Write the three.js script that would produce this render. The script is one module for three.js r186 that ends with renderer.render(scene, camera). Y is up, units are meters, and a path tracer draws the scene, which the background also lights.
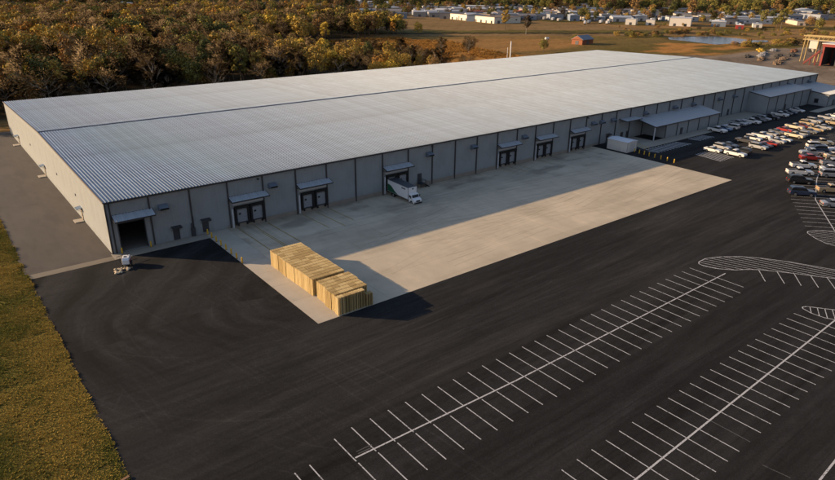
import * as THREE from 'three';
import { mergeGeometries } from 'three/addons/utils/BufferGeometryUtils.js';

// ------------------------------------------------------------------ camera, sky, sun, exposure
const scene = new THREE.Scene();
const renderer = new THREE.WebGLRenderer({ antialias: true });
renderer.setSize(1024, 589);
renderer.toneMapping = THREE.LinearToneMapping;
renderer.toneMappingExposure = 1.68;
renderer.outputColorSpace = THREE.SRGBColorSpace;
renderer.shadowMap.enabled = true;

const camera = new THREE.PerspectiveCamera(41.68, 1024 / 589, 1, 9000);
{
  const yaw = 0.674, pitch = -0.391, roll = 0.013;
  camera.position.set(-22.44, 47.418, 118.05);
  const fw = new THREE.Vector3(Math.sin(yaw) * Math.cos(pitch), Math.sin(pitch), -Math.cos(yaw) * Math.cos(pitch));
  const r = new THREE.Vector3().crossVectors(fw, new THREE.Vector3(0, 1, 0)).normalize();
  const u = new THREE.Vector3().crossVectors(r, fw);
  camera.up.copy(u.clone().multiplyScalar(Math.cos(roll)).addScaledVector(r, -Math.sin(roll)));
  camera.lookAt(camera.position.clone().add(fw));
}
const SUN = new THREE.Vector3(-25.2, 9.94, -25.5).normalize();
// clear late-afternoon sky: blue overhead, paler towards the horizon, warmer and brighter round the sun's side
{
  const W = 512, H = 256, d = new Float32Array(W * H * 4), v = new THREE.Vector3();
  for (let j = 0; j < H; j++) for (let i = 0; i < W; i++) {
    const el = ((j + .5) / H - .5) * Math.PI, az = ((i + .5) / W - .5) * 2 * Math.PI;
    v.set(Math.cos(el) * Math.cos(az), Math.sin(el), Math.cos(el) * Math.sin(az));
    const h = Math.pow(1 - Math.max(0, v.y), 2.6), c = v.dot(SUN), side = .5 + .5 * c, glow = Math.pow(side, 10) * .9 + Math.pow(side, 60) * 1.6;
    const zen = [.115, .19, .33], hor = [.50, .495, .49], base = .53 + .56 * side * side;
    for (let k = 0; k < 3; k++) d[(j * W + i) * 4 + k] = (v.y < -.02 ? .5 : 1) * ((zen[k] + (hor[k] - zen[k]) * h) * base + glow * [.55, .4, .24][k] * (.35 + .65 * h));
    d[(j * W + i) * 4 + 3] = 1;
  }
  const t = new THREE.DataTexture(d, W, H, THREE.RGBAFormat, THREE.FloatType);
  t.mapping = THREE.EquirectangularReflectionMapping; t.magFilter = t.minFilter = THREE.LinearFilter; t.needsUpdate = true;
  scene.background = t; scene.environment = t;
}
const sun = new THREE.DirectionalLight(new THREE.Color(1.0, 0.71, 0.43), 5);
sun.name = 'sun';
sun.position.copy(SUN).multiplyScalar(600).add(new THREE.Vector3(150, 0, -60));
sun.target.position.set(150, 0, -60);
sun.castShadow = true;
Object.assign(sun.shadow.camera, { left: -420, right: 420, top: 300, bottom: -300, near: 10, far: 1600 });
sun.shadow.mapSize.set(4096, 4096);
sun.shadow.radius = 1;
scene.add(sun, sun.target);

// ------------------------------------------------------------------ helpers
let seed = 1;
const rnd = () => { seed = (seed + 0x6D2B79F5) | 0; let t = Math.imul(seed ^ (seed >>> 15), 1 | seed); t = (t + Math.imul(t ^ (t >>> 7), 61 | t)) ^ t; return ((t ^ (t >>> 14)) >>> 0) / 4294967296; };
const rr = (a, b) => a + (b - a) * rnd();
const pick = a => a[Math.floor(rnd() * a.length)];
function hash2(x, y) { let h = Math.imul(x, 374761393) + Math.imul(y, 668265263) | 0; h = Math.imul(h ^ (h >>> 13), 1274126177); return ((h ^ (h >>> 16)) >>> 0) / 4294967296; }
function vn(x, y) { const xi = Math.floor(x), yi = Math.floor(y); let fx = x - xi, fy = y - yi; fx = fx * fx * (3 - 2 * fx); fy = fy * fy * (3 - 2 * fy); const a = hash2(xi, yi), b = hash2(xi + 1, yi), c = hash2(xi, yi + 1), d = hash2(xi + 1, yi + 1); return a + (b - a) * fx + (c - a) * fy + (a - b - c + d) * fx * fy; }
function fbm(x, y, o = 4) { let s = 0, a = .5, t = 0; for (let i = 0; i < o; i++) { s += a * vn(x + i * 17.3, y - i * 9.1); t += a; a *= .5; x *= 2.03; y *= 2.03; } return s / t; }
const cl = (v, a = 0, b = 1) => Math.max(a, Math.min(b, v));
const sm = (a, b, x) => { const t = cl((x - a) / (b - a)); return t * t * (3 - 2 * t); };
const toS = l => Math.round(255 * (l <= .0031308 ? 12.92 * l : 1.055 * Math.pow(l, 1 / 2.4) - .055));
function tex(w, h, fn, { srgb = true, wrap = true } = {}) {       // fn(u,v) -> [r,g,b] linear 0..1 (srgb) or raw
  const d = new Uint8Array(w * h * 4);
  for (let j = 0, k = 0; j < h; j++) for (let i = 0; i < w; i++, k += 4) {
    const c = fn((i + .5) / w, (j + .5) / h, i, j);
    if (srgb) { d[k] = toS(cl(c[0])); d[k + 1] = toS(cl(c[1])); d[k + 2] = toS(cl(c[2])); }
    else { const v = Math.round(255 * cl(c)); d[k] = d[k + 1] = d[k + 2] = v; }
    d[k + 3] = 255;
  }
  const t = new THREE.DataTexture(d, w, h);
  t.magFilter = THREE.LinearFilter; t.minFilter = THREE.LinearMipmapLinearFilter; t.generateMipmaps = true;
  if (wrap) t.wrapS = t.wrapT = THREE.RepeatWrapping;
  if (srgb) t.colorSpace = THREE.SRGBColorSpace;
  t.needsUpdate = true; return t;
}
// tileable noise
function tvn(x, y, px, py) { const xi = Math.floor(x), yi = Math.floor(y); let fx = x - xi, fy = y - yi; fx = fx * fx * (3 - 2 * fx); fy = fy * fy * (3 - 2 * fy); const m = (a, n) => ((a % n) + n) % n; const a = hash2(m(xi, px), m(yi, py)), b = hash2(m(xi + 1, px), m(yi, py)), c = hash2(m(xi, px), m(yi + 1, py)), d = hash2(m(xi + 1, px), m(yi + 1, py)); return a + (b - a) * fx + (c - a) * fy + (a - b - c + d) * fx * fy; }
function tfbm(u, v, n, o) { let s = 0, a = .5, t = 0; for (let i = 0; i < o; i++) { s += a * tvn(u * n, v * n, n, n); t += a; a *= .55; n *= 2; } return s / t; }
const lin = (r, g, b) => new THREE.Color().setRGB(r, g, b);
function std(r, g, b, rough = .8, extra = {}) { return new THREE.MeshStandardMaterial({ color: lin(r, g, b), roughness: rough, ...extra }); }
function box(w, h, d, x = 0, y = 0, z = 0, ry = 0, rx = 0, rz = 0) {
  const g = new THREE.BoxGeometry(w, h, d);
  if (rx) g.rotateX(rx); if (rz) g.rotateZ(rz); if (ry) g.rotateY(ry);
  g.translate(x, y, z); return g;
}
function cyl(r0, r1, h, n, x, y, z, ax = 'y') { const g = new THREE.CylinderGeometry(r1, r0, h, n); if (ax === 'x') g.rotateZ(Math.PI / 2); if (ax === 'z') g.rotateX(Math.PI / 2); g.translate(x, y, z); return g; }
function bar(a, b, r, n = 6, r2 = r) { const A = new THREE.Vector3(...a), B = new THREE.Vector3(...b), d = B.clone().sub(A), L = d.length(); const g = new THREE.CylinderGeometry(r2, r, L, n, 1); g.translate(0, L / 2, 0); g.applyQuaternion(new THREE.Quaternion().setFromUnitVectors(new THREE.Vector3(0, 1, 0), d.normalize())); g.translate(A.x, A.y, A.z); return g; }
function merge(l) { const a = l.map(g => { const q = g.index ? g.toNonIndexed() : g; for (const k of Object.keys(q.attributes)) if (!['position', 'normal', 'uv', 'color'].includes(k)) q.deleteAttribute(k); return q; }); return a.length === 1 ? a[0] : mergeGeometries(a, false); }
function wuv(g, s = 1) {         // uv in metres from position and dominant normal
  const p = g.attributes.position, n = g.attributes.normal, uv = new Float32Array(p.count * 2);
  for (let i = 0; i < p.count; i++) {
    const ax = Math.abs(n.getX(i)), ay = Math.abs(n.getY(i)), az = Math.abs(n.getZ(i)), x = p.getX(i), y = p.getY(i), z = p.getZ(i);
    const [a, b] = ay >= ax && ay >= az ? [x, z] : ax > az ? [z, y] : [x, y];
    uv[2 * i] = a * s; uv[2 * i + 1] = b * s;
  }
  g.setAttribute('uv', new THREE.BufferAttribute(uv, 2)); return g;
}
const used = {};
function numbered(n) { const k = used[n] = (used[n] ?? -1) + 1; return k ? `${n}_${String(k).padStart(3, '0')}` : n; }
function mesh(name, geo, mat, parent) { const m = new THREE.Mesh(Array.isArray(geo) ? merge(geo) : geo, mat); m.name = name; m.castShadow = m.receiveShadow = true; if (parent) parent.add(m); return m; }
function tag(o, label, category, group) { o.userData.label = label; o.userData.category = category; if (group) o.userData.group = group; return o; }
function thing(name, label, category, [x, y, z] = [0, 0, 0], ry = 0, group) { const g = new THREE.Group(); g.name = numbered(name); g.position.set(x, y, z); g.rotation.y = ry; tag(g, label, category, group); scene.add(g); return g; }
function struct(name, geo, mat, kind = 'structure') { const m = mesh(numbered(name), geo, mat); m.userData.kind = kind; scene.add(m); return m; }
function part(name, parent) { const g = new THREE.Group(); g.name = name; parent.add(g); return g; }
function sheet(x0, x1, z0, z1, y) { const g = new THREE.BoxGeometry(x1 - x0, .5, z1 - z0); g.translate((x0 + x1) / 2, y - .25, (z0 + z1) / 2); return wuv(g); }
const ORD = ['first', 'second', 'third', 'fourth', 'fifth', 'sixth', 'seventh', 'eighth', 'ninth', 'tenth', 'eleventh', 'twelfth', 'thirteenth', 'fourteenth', 'fifteenth', 'sixteenth', 'seventeenth', 'eighteenth', 'nineteenth', 'twentieth', 'twenty-first', 'twenty-second'];

const BAY = 7.62, NB = 40, LEN = BAY * NB, WID = 121.75, EAVE = 9.94, RIDGE = 11.52;
const DOCK_Y = -0.45;

// ------------------------------------------------------------------ terrain
const inPoly = (x, z, P) => { let c = false; for (let i = 0, j = P.length - 1; i < P.length; j = i++) { const [xi, zi] = P[i], [xj, zj] = P[j]; if ((zi > z) !== (zj > z) && x < (xj - xi) * (z - zi) / (zj - zi) + xi) c = !c; } return c; };
const MEADOW = [[190, -150], [196, -232], [232, -300], [252, -352], [330, -360], [326, -326], [345, -298], [322, -240], [312, -196], [300, -150]];
const MEADOW2 = [[385, -190], [433, -206], [500, -190], [535, -160], [520, -128], [440, -118], [395, -150]];
const WOOD_A = [[-190, -146], [222, -146], [232, -200], [206, -226], [200, -290], [226, -345], [200, -420], [-150, -420]];
const WOOD_B = [[-120, -400], [200, -400], [242, -362], [352, -370], [378, -420], [372, -560], [400, -680], [340, -760], [-60, -800]];
const DIRT = [[318, -150], [395, -148], [440, -112], [520, -118], [600, -96], [760, -60], [760, 60], [318, 60]];
const POND = [[536, -214], [557, -228], [597, -219], [612, -210], [609, -186], [598, -170], [612, -160], [596, -152], [570, -156], [551, -160], [525, -164], [533, -192]];
{
  const axis = (pts) => { const s = []; for (const [a, b, st] of pts) for (let v = a; v < b - 1e-6; v += st) s.push(v); return s; };
  const xs = [...axis([[-2400, -400, 200], [-400, -64, 12]]), ...axis([[-64, -14, 2]]), -14.0, -13, ...axis([[-5, 320, 9]]), 328, 329, ...axis([[333, 800, 5], [800, 1500, 20], [1500, 4200, 100]]), 4200];
  const zs = [...axis([[-3200, -1200, 100], [-1200, -640, 16], [-640, -125, 6]]), -125, -124, ...axis([[-118, 138, 6]]), 138, 139, ...axis([[145, 200, 10], [200, 800, 100]]), 800];
  const nx = xs.length, nz = zs.length, pos = new Float32Array(nx * nz * 3), col = new Float32Array(nx * nz * 3), uv = new Float32Array(nx * nz * 2), idx = [];
  const mix = (a, b, t) => [a[0] + (b[0] - a[0]) * t, a[1] + (b[1] - a[1]) * t, a[2] + (b[2] - a[2]) * t];
  for (let j = 0; j < nz; j++) for (let i = 0; i < nx; i++) {
    const x = xs[i], z = zs[j], k = j * nx + i, d = Math.hypot(x + 22, z - 118);
    let y = -0.06 + .25 * (fbm(x * .03, z * .03, 3) - .5) * sm(20, 80, Math.max(-14 - x, -140 - z, x - 330));
    const site = x > -13.5 && x < 328.5 && z > -124.5 && z < 138.5;
    if (site) y = -1.2;
    if (d > 1450) y += (d - 1450) * .03 + 10 * (fbm(x * .003, z * .003, 3) - .4) * sm(1450, 1700, d);
    if (inPoly(x, z, POND)) y = -1.4;
    const n = fbm(x * .02, z * .02, 4), n2 = fbm(x * .11 + 40, z * .11, 3), n3 = fbm(x * .006 + 9, z * .02 + 4, 3);
    let c = mix([.27, .15, .05], [.13, .1, .03], sm(.42, .6, n3));
    c = mix(c, [.30, .18, .075], sm(.48, .66, n));
    if (x < -12 && z > -150) c = mix([.155, .13, .03], [.24, .165, .045], sm(.4, .62, fbm(x * .05, z * .05, 4)));
    if (inPoly(x, z, MEADOW)) c = mix([.46, .23, .06], [.33, .165, .045], n2);
    if (inPoly(x, z, MEADOW2)) c = mix([.44, .21, .06], [.14, .105, .03], sm(.42, .58, fbm(x * .03 + 3, z * .07, 4)));
    if (inPoly(x, z, WOOD_A) || inPoly(x, z, WOOD_B)) c = mix([.07, .055, .03], [.12, .085, .045], n2);
    if (inPoly(x, z, DIRT)) c = mix([.27, .215, .165], [.19, .15, .115], sm(.35, .65, fbm(x * .03, z * .08, 4)));
    // ditch and mown strips across the open field
    if (x > 300 && x < 640 && z < -195 && z > -640 && !inPoly(x, z, MEADOW)) {
      const w = z + 386 - (x - 368) * .546 + 12 * (n - .5);              // metres from the ditch, towards the camera
      if (Math.abs(w) < 9) c = mix([.018, .02, .014], [.05, .045, .02], n2);
      else if (w >= 8 && w < 36) c = mix([.30, .19, .09], [.22, .135, .055], n2);
      else if (w >= 36 && w < 74) c = mix([.16, .12, .035], [.25, .15, .055], sm(.3, .55, n));
      else if (w >= 74) c = mix([.32, .175, .06], [.17, .12, .04], sm(.45, .66, n3));
      else if (w > -44) c = mix([.17, .13, .04], [.12, .1, .03], n2);
      else c = mix([.29, .185, .085], [.2, .13, .055], n);
    }
    const town = z < (x < 560 ? -590 : x < 690 ? -480 : x < 800 ? -400 : -290);
    if (town && !inPoly(x, z, WOOD_B) && x > 330) c = mix(c, [.13, .115, .095], .55 * sm(640, 800, d) * sm(.3, .55, n2 + .1));
    pos.set([x, y, z], 3 * k); col.set(c, 3 * k); uv.set([x / 40, z / 40], 2 * k);
  }
  for (let j = 0; j < nz - 1; j++) for (let i = 0; i < nx - 1; i++) { const a = j * nx + i, b = a + 1, c = a + nx, e = c + 1; idx.push(a, c, b, b, c, e); }
  const g = new THREE.BufferGeometry();
  g.setAttribute('position', new THREE.BufferAttribute(pos, 3)); g.setAttribute('color', new THREE.BufferAttribute(col, 3)); g.setAttribute('uv', new THREE.BufferAttribute(uv, 2));
  g.setIndex(idx); g.computeVertexNormals();
  const gt = tex(512, 512, (u, v) => { const f = .5 + .75 * tfbm(u, v, 24, 5) + .35 * (tfbm(u + .3, v, 5, 3) - .5); return [f * .95, f * .95, f * .93]; });
  struct('ground', g, new THREE.MeshPhysicalMaterial({ vertexColors: true, map: gt, roughness: 1, specularIntensity: .08 }));
}
{ // pond
  const s = new THREE.Shape(POND.map(([x, z]) => new THREE.Vector2(x, -z)));
  const g = new THREE.ShapeGeometry(s); g.rotateX(-Math.PI / 2); g.translate(0, -.32, 0);
  struct('pond_water', g, new THREE.MeshStandardMaterial({ color: lin(.05, .13, .24), roughness: .1, bumpMap: tex(128, 128, (u, v) => tfbm(u, v, 8, 4), { srgb: false }), bumpScale: .02 }));
}

// ------------------------------------------------------------------ asphalt yards
const AX0 = -14.2, AX1 = 190, AZ0 = 3.0, AZ1 = 139;
const asphaltMap = (() => {
  const W = 2048, H = 1360, buf = new Float32Array(W * H), sx = W / (AX1 - AX0), sz = H / (AZ1 - AZ0);
  seed = 77;
  const stamp = (x, z, v, r) => { const i = Math.round((x - AX0) * sx), j = Math.round((z - AZ0) * sz); for (let b = -r; b <= r; b++) for (let a = -r; a <= r; a++) { const ii = i + a, jj = j + b; if (ii >= 0 && jj >= 0 && ii < W && jj < H) buf[jj * W + ii] += v / (1 + a * a + b * b); } };
  const curve = (f, L, v, r = 1) => { const ph = rnd() * 100, n = Math.ceil(L / .1); for (let k = 0; k <= n; k++) { const t = k / n, q = vn(k * .012 + ph, 3.3); if (q < .36) continue; const [x, z] = f(t); stamp(x, z, v * (q - .3) * Math.min(1, 6 * t, 6 * (1 - t)), r); } };
  // long wheel tracks along the drive lane and around the corner of the yard
  for (let k = 0; k < 130; k++) { const z0 = rr(46, 67), x0 = rr(-12, 110), L = rr(20, 90), a = rr(-.09, .05), c = rr(-.0012, .0012), v = rr(-.12, .2); for (const o of [0, 1.8]) curve(t => [x0 + L * t, z0 + o + a * L * t + c * (L * t) ** 2], L, v); }
  for (let k = 0; k < 75; k++) { const cx = rr(10, 34), cz = rr(14, 60), R = rr(12, 44), a0 = rr(1.5, 3.3), da = rr(.4, 1.3), v = rr(-.08, .26); for (const o of [0, 1.8]) curve(t => { const a = a0 + da * t; return [cx + (R + o) * Math.cos(a), cz + (R + o) * Math.sin(a) * .9]; }, R * da, v); }
  for (let k = 0; k < 40; k++) { const x0 = rr(-12, 14), z0 = rr(8, 40), L = rr(12, 60), v = rr(-.1, .2), a = rr(.02, .35); for (const o of [0, 1.8]) curve(t => [x0 + o + a * L * t, z0 + L * t], L, v); }
  for (let k = 0; k < 60; k++) { const z0 = rr(78.6, 87), x0 = rr(-5, 90), L = rr(10, 60), v = rr(-.08, .13); for (const o of [0, 1.7]) curve(t => [x0 + L * t, z0 + o + .02 * L * t], L, v); }
  for (let k = 0; k < 60; k++) { const x0 = rr(100, 180), z0 = rr(15, 70), L = rr(15, 50), a = rr(-1.2, .4), v = rr(-.08, .16); for (const o of [0, 1.8]) curve(t => [x0 + Math.cos(a) * L * t - o * Math.sin(a), z0 + Math.sin(a) * L * t + o * Math.cos(a)], L, v); }
  return tex(W, H, (u, v, i, j) => {
    const x = AX0 + u * (AX1 - AX0), z = AZ0 + v * (AZ1 - AZ0);
    const f = fbm(x * .05, z * .12, 4), g = fbm(x * .5, z * 1.6, 3), h = hash2(i, j), p = fbm(x * .016 + 5, z * .03, 3);
    const wob = 6 * fbm(x * .04, z * .04, 3);
    const inLane = sm(44, 50, z + wob - 3) * (1 - sm(64, 70, z + wob - 3));
    const dust = cl((f - .42) * 2.2) * (.35 + .65 * inLane) * (1 - .55 * sm(66, 72, z)) + .5 * cl((p - .5) * 3);
    const rx = x - 26 + 16 * (fbm(x * .03, z * .03 + 8, 3) - .5), rz = z - 30 + 22 * (fbm(x * .025 + 5, z * .025, 3) - .5), rad = Math.hypot(rx, rz * 1.2) + 5 * fbm(x * .08, z * .08, 3), th = Math.atan2(rz, rx);
    const swirl = fbm(rad * .55, th * 1.6 + 20, 4), lane = fbm(x * .028, (z + .07 * x) * .55, 4), lane2 = fbm(x * .05 + 3, (z - .03 * x) * 1.5, 3);
    const wl = sm(40, 54, z + .25 * x + wob), st = swirl * (1 - wl) + (.6 * lane + .4 * lane2) * wl;
    let a = (.0125 + .007 * g + .009 * (h - .5) + (h > .995 ? .012 : 0) + .011 * dust) * (1 + 1.7 * (st - .5)) ;
    if (z > 45.5 && x > -6) { const sq = ((z + .006 * x + .5 * vn(x * .05, 4)) % 3.7) / 3.7; if (sq < .03) a *= .72; }      // paving joints
    const ox = (x - 5.95) / 2.578, oc = Math.floor(ox), oz = z < 73 ? 70.2 : 75.6;
    if (z > 67.5 && z < 78.5 && oc >= 0 && oc < 30) { const hx = hash2(oc, z < 73 ? 1 : 2), dd = Math.hypot((ox - oc - .5) * 2.578, z - oz - hx) / (.25 + .5 * hx); if (hx > .35 && dd < 1) a *= 1 - .45 * (1 - dd) * hx; }      // oil drips
    if (x > -1 && x < 5.4 && z > 71.4 && z < 79) a *= (x < -.85 || x > 5.25 || z < 71.55) ? .7 : .93;      // patched rectangle
    a *= 1 + cl(buf[j * W + i] * 1.7, -.5, .9);
    const b = cl(dust * .8);
    return [a * (1.0 + .1 * b), a * (1.0 + .02 * b), a * (1.04 - .1 * b)];
  }, { wrap: false });
})();
const grainBump = tex(256, 256, () => rnd(), { srgb: false }); grainBump.repeat.set(1, 1);
{
  const g = sheet(AX0, AX1, AZ0, AZ1, 0), uv = g.attributes.uv, p = g.attributes.position;
  for (let i = 0; i < p.count; i++) uv.setXY(i, (p.getX(i) - AX0) / (AX1 - AX0), (p.getZ(i) - AZ0) / (AZ1 - AZ0));
  // the yard is cut away under the concrete apron
  const sh = new THREE.Shape([[AX0, AZ0], [17.25, AZ0], [17.25, 45.05], [140.95, 45.05], [140.95, AZ0], [AX1, AZ0], [AX1, AZ1], [AX0, AZ1]].map(a => new THREE.Vector2(...a)));
  const e = new THREE.ExtrudeGeometry(sh, { depth: .5, bevelEnabled: false }); e.rotateX(Math.PI / 2);
  const P = e.attributes.position, U = new Float32Array(P.count * 2);
  for (let i = 0; i < P.count; i++) { U[2 * i] = (P.getX(i) - AX0) / (AX1 - AX0); U[2 * i + 1] = (P.getZ(i) - AZ0) / (AZ1 - AZ0); }
  e.setAttribute('uv', new THREE.BufferAttribute(U, 2));
  var yard = struct('asphalt_yard', e, new THREE.MeshPhysicalMaterial({ map: asphaltMap, roughness: 1, specularIntensity: .3 }));
}
const asphaltTile = tex(512, 512, (u, v) => { const f = tfbm(u, v, 4, 4), g = rnd(); const a = .014 + .014 * f + .006 * (g - .5); return [a, a, a * 1.02]; });
{
  const t = asphaltTile.clone(); t.repeat.set(1 / 24, 1 / 24); t.needsUpdate = true;
  struct('parking_ground', [sheet(AX1 + .002, 329.5, 3, AZ1, 0), sheet(141.3, 329.5, 0.05, 2.998, 0)], new THREE.MeshPhysicalMaterial({ map: t, roughness: 1, specularIntensity: .3 }));
  const b = tex(1024, 1024, (u, v) => { const x = u * 40, z = v * 40; const f = tfbm(u, v, 6, 5), q = tfbm(u, v * .5, 20, 2), g = rnd(); const a = .05 + .024 * f + .016 * (g - .5) - .008 * sm(.45, .8, q); return [a * 1.15, a * .98, a * .84]; });
  const bt = b.clone(); bt.repeat.set(1 / 20, 1 / 40); bt.needsUpdate = true;
  struct('old_asphalt_lane', sheet(AX0, -.02, -124.9, 1.0, 0), new THREE.MeshStandardMaterial({ map: bt, roughness: .95 }));
}
// concrete
const concMap = (() => {
  const X0 = 17, X1 = 141.2, Z0 = -.2, Z1 = 45.2, W = 2048, H = 760, buf = new Float32Array(W * H), sx = W / (X1 - X0), sz = H / (Z1 - Z0);
  seed = 31;
  const docks = [24.9, 28.6, 40.2, 44, 63.2, 66.9, 101.5, 105.3, 116.8, 120.5, 132, 135.6];
  for (const dx of docks) for (let k = 0; k < 9; k++) { const L = rr(5, 26), ox = rr(-1.5, 1.5), v = rr(.1, .5), ph = rnd() * 99, w = rr(.15, .5), sl = rr(-.05, .05); for (let z = 0; z < L; z += .06) { const q = vn(z * .25 + ph, 1.7); for (let a = -w; a <= w; a += .05) { const i = Math.round((dx + ox + sl * z + a - X0) * sx), j = Math.round((z - Z0) * sz); if (i >= 0 && i < W && j >= 0 && j < H) buf[j * W + i] += v * cl((q - .3) * 1.6) * (1 - z / L) * .22; } } }
  for (let k = 0; k < 70; k++) { const x0 = rr(30, 125), z0 = rr(4, 40), L = rr(12, 60), a = rr(-.35, .35), v = rr(.03, .12), ph = rnd() * 99; for (const o of [0, 1.9]) for (let s = 0; s < L; s += .06) { const q = vn(s * .15 + ph, 5.1); const i = Math.round((x0 + s * Math.cos(a) - X0) * sx), j = Math.round((z0 + o + s * Math.sin(a) - Z0) * sz); for (let b = -2; b < 3; b++) for (let c = -2; c < 3; c++) { const jj = j + b, ii = i + c; if (ii >= 0 && ii < W && jj >= 0 && jj < H) buf[jj * W + ii] += v * q * .3; } } }
  const t = tex(W, H, (u, v, i, j) => {
    const x = X0 + u * (X1 - X0), z = Z0 + v * (Z1 - Z0);
    const f = fbm(x * .09, z * .09, 4), g = fbm(x * .9, z * .5, 3), h = hash2(i, j), st = fbm(x * .25 + 7, z * .06, 3), blot = fbm(x * .14 + 30, z * .22, 4);
    let a = .42 + .13 * (f - .5) + .06 * (g - .5) + .03 * (h - .5) + .07 * (st - .5);
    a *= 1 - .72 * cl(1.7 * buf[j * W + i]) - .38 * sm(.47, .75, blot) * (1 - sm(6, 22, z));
    a *= 1 - .16 * sm(.45, .75, fbm(x * .05 + 11, z * .3, 4));
    return [a * 1.17, a * 1.0, a * .74];
  }, { wrap: false });
  return { t, X0, X1, Z0, Z1 };
})();
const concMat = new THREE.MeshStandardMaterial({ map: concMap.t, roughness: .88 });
function concUV(g) { const P = g.attributes.position, U = new Float32Array(P.count * 2); for (let i = 0; i < P.count; i++) { U[2 * i] = (P.getX(i) - concMap.X0) / (concMap.X1 - concMap.X0); U[2 * i + 1] = (P.getZ(i) - concMap.Z0) / (concMap.Z1 - concMap.Z0); } g.setAttribute('uv', new THREE.BufferAttribute(U, 2)); return g; }
const apronY = (x, z) => x < 22 ? 0 : DOCK_Y * (1 - sm(0, 18, z)) * sm(22, 27, x) * (1 - sm(137, 141, x));
const smoothTile = tex(512, 512, (u, v) => { const f = tfbm(u, v, 5, 5), g = rnd(); const a = .37 + .1 * (f - .5) + .03 * (g - .5); return [a * 1.13, a * 1.0, a * .8]; });
const smoothMat = (() => { const t = smoothTile.clone(); t.repeat.set(1 / 9, 1 / 9); t.needsUpdate = true; return new THREE.MeshStandardMaterial({ map: t, roughness: .85 }); })();
const walkMat = (() => { const t = smoothTile.clone(); t.repeat.set(1 / 7, 1 / 7); t.needsUpdate = true; return new THREE.MeshStandardMaterial({ map: t, color: lin(.72, .72, .72), roughness: .88 }); })();
const jointMat = std(.09, .082, .072, .95);
{
  const bed = mesh('concrete_apron', (() => { // joint filler bed, 12 mm below the slabs
    const g = new THREE.PlaneGeometry(123.7, 45, 120, 30); g.rotateX(-Math.PI / 2); g.translate(79.1, 0, 22.52);
    const P = g.attributes.position; for (let i = 0; i < P.count; i++) P.setY(i, apronY(P.getX(i), P.getZ(i)) - .08); g.computeVertexNormals(); return wuv(g);
  })(), jointMat); bed.userData.kind = 'structure'; scene.add(bed);
  var apron = bed;
  const slab = (x0, x1, z0, z1, mat) => {
    const g = new THREE.BoxGeometry(x1 - x0, .22, z1 - z0, Math.max(1, Math.round((x1 - x0) / 2.5)), 1, Math.max(1, Math.round((z1 - z0) / 2))); g.translate((x0 + x1) / 2, -.11, (z0 + z1) / 2);
    const P = g.attributes.position; for (let i = 0; i < P.count; i++) P.setY(i, P.getY(i) + apronY(P.getX(i), P.getZ(i)) + (P.getY(i) > -.01 ? 0 : 0));
    g.computeVertexNormals(); mat === concMat ? concUV(g) : wuv(g); mesh('slab', g, mat, bed);
  };
  const xsplit = [22]; for (let k = 4; k <= 18; k++) xsplit.push(k * BAY); xsplit.push(141);
  const zsplit = [.02, 7.5, 15, 22.5, 30, 37.5, 45];
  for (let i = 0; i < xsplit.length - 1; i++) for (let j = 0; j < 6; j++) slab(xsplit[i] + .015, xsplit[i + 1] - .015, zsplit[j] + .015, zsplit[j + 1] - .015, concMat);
  const zl = [.02, 6, 12, 18, 24, 30, 36.4, 45]; for (let j = 0; j < 7; j++) slab(17.28, 21.985, zl[j] + .015, zl[j + 1] - .015, smoothMat);
  // front walk at the drive-in door and the pale strip across the lane
  const w = struct('front_walk', sheet(-.3, 17.24, .0, 2.99, .03), walkMat);
  struct('concrete_strip', sheet(AX0, -.32, 1.02, 2.98, .004), new THREE.MeshStandardMaterial({ map: walkMat.map, color: lin(.42, .4, .37), roughness: .9 }));
}
// ------------------------------------------------------------------ painted markings
const white = new THREE.MeshStandardMaterial({ color: lin(.62, .62, .62), roughness: .8, map: tex(256, 256, (u, v) => { const q = tfbm(u, v, 20, 4), f = .8 + .5 * (q - .45) - (rnd() < .12 ? .4 : 0) - .55 * sm(.58, .7, q); return [f, f, f]; }) });
const worn = new THREE.MeshStandardMaterial({ color: lin(.10, .10, .1), roughness: .85, map: white.map });
const yellow = new THREE.MeshStandardMaterial({ color: lin(.5, .32, .05), roughness: .8, map: white.map });
function line(x0, z0, x1, z1, w, mat = white, parent = yard, y = .006, name = 'stall_line') {
  const L = Math.hypot(x1 - x0, z1 - z0), a = Math.atan2(x1 - x0, z1 - z0);
  const g = new THREE.PlaneGeometry(w, L, 1, Math.max(1, Math.round(L / 1.5))); g.rotateX(-Math.PI / 2);
  const n = g.attributes.uv; for (let i = 0; i < n.count; i++) n.setXY(i, n.getX(i) * w / 4, n.getY(i) * L / 4);
  const ux = n.clone(); const ox = hash2(Math.round(x0 * 10), Math.round(z0 * 10)); for (let i = 0; i < n.count; i++) n.setXY(i, n.getX(i) + ox, n.getY(i) + ox * 3);
  g.rotateY(a); g.translate((x0 + x1) / 2, y, (z0 + z1) / 2);
  if (mat === yellow) { const P = g.attributes.position; for (let i = 0; i < P.count; i++) P.setY(i, apronY(P.getX(i), P.getZ(i)) + .03); g.computeVertexNormals(); }
  return mesh(name, g, mat, parent);
}
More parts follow.
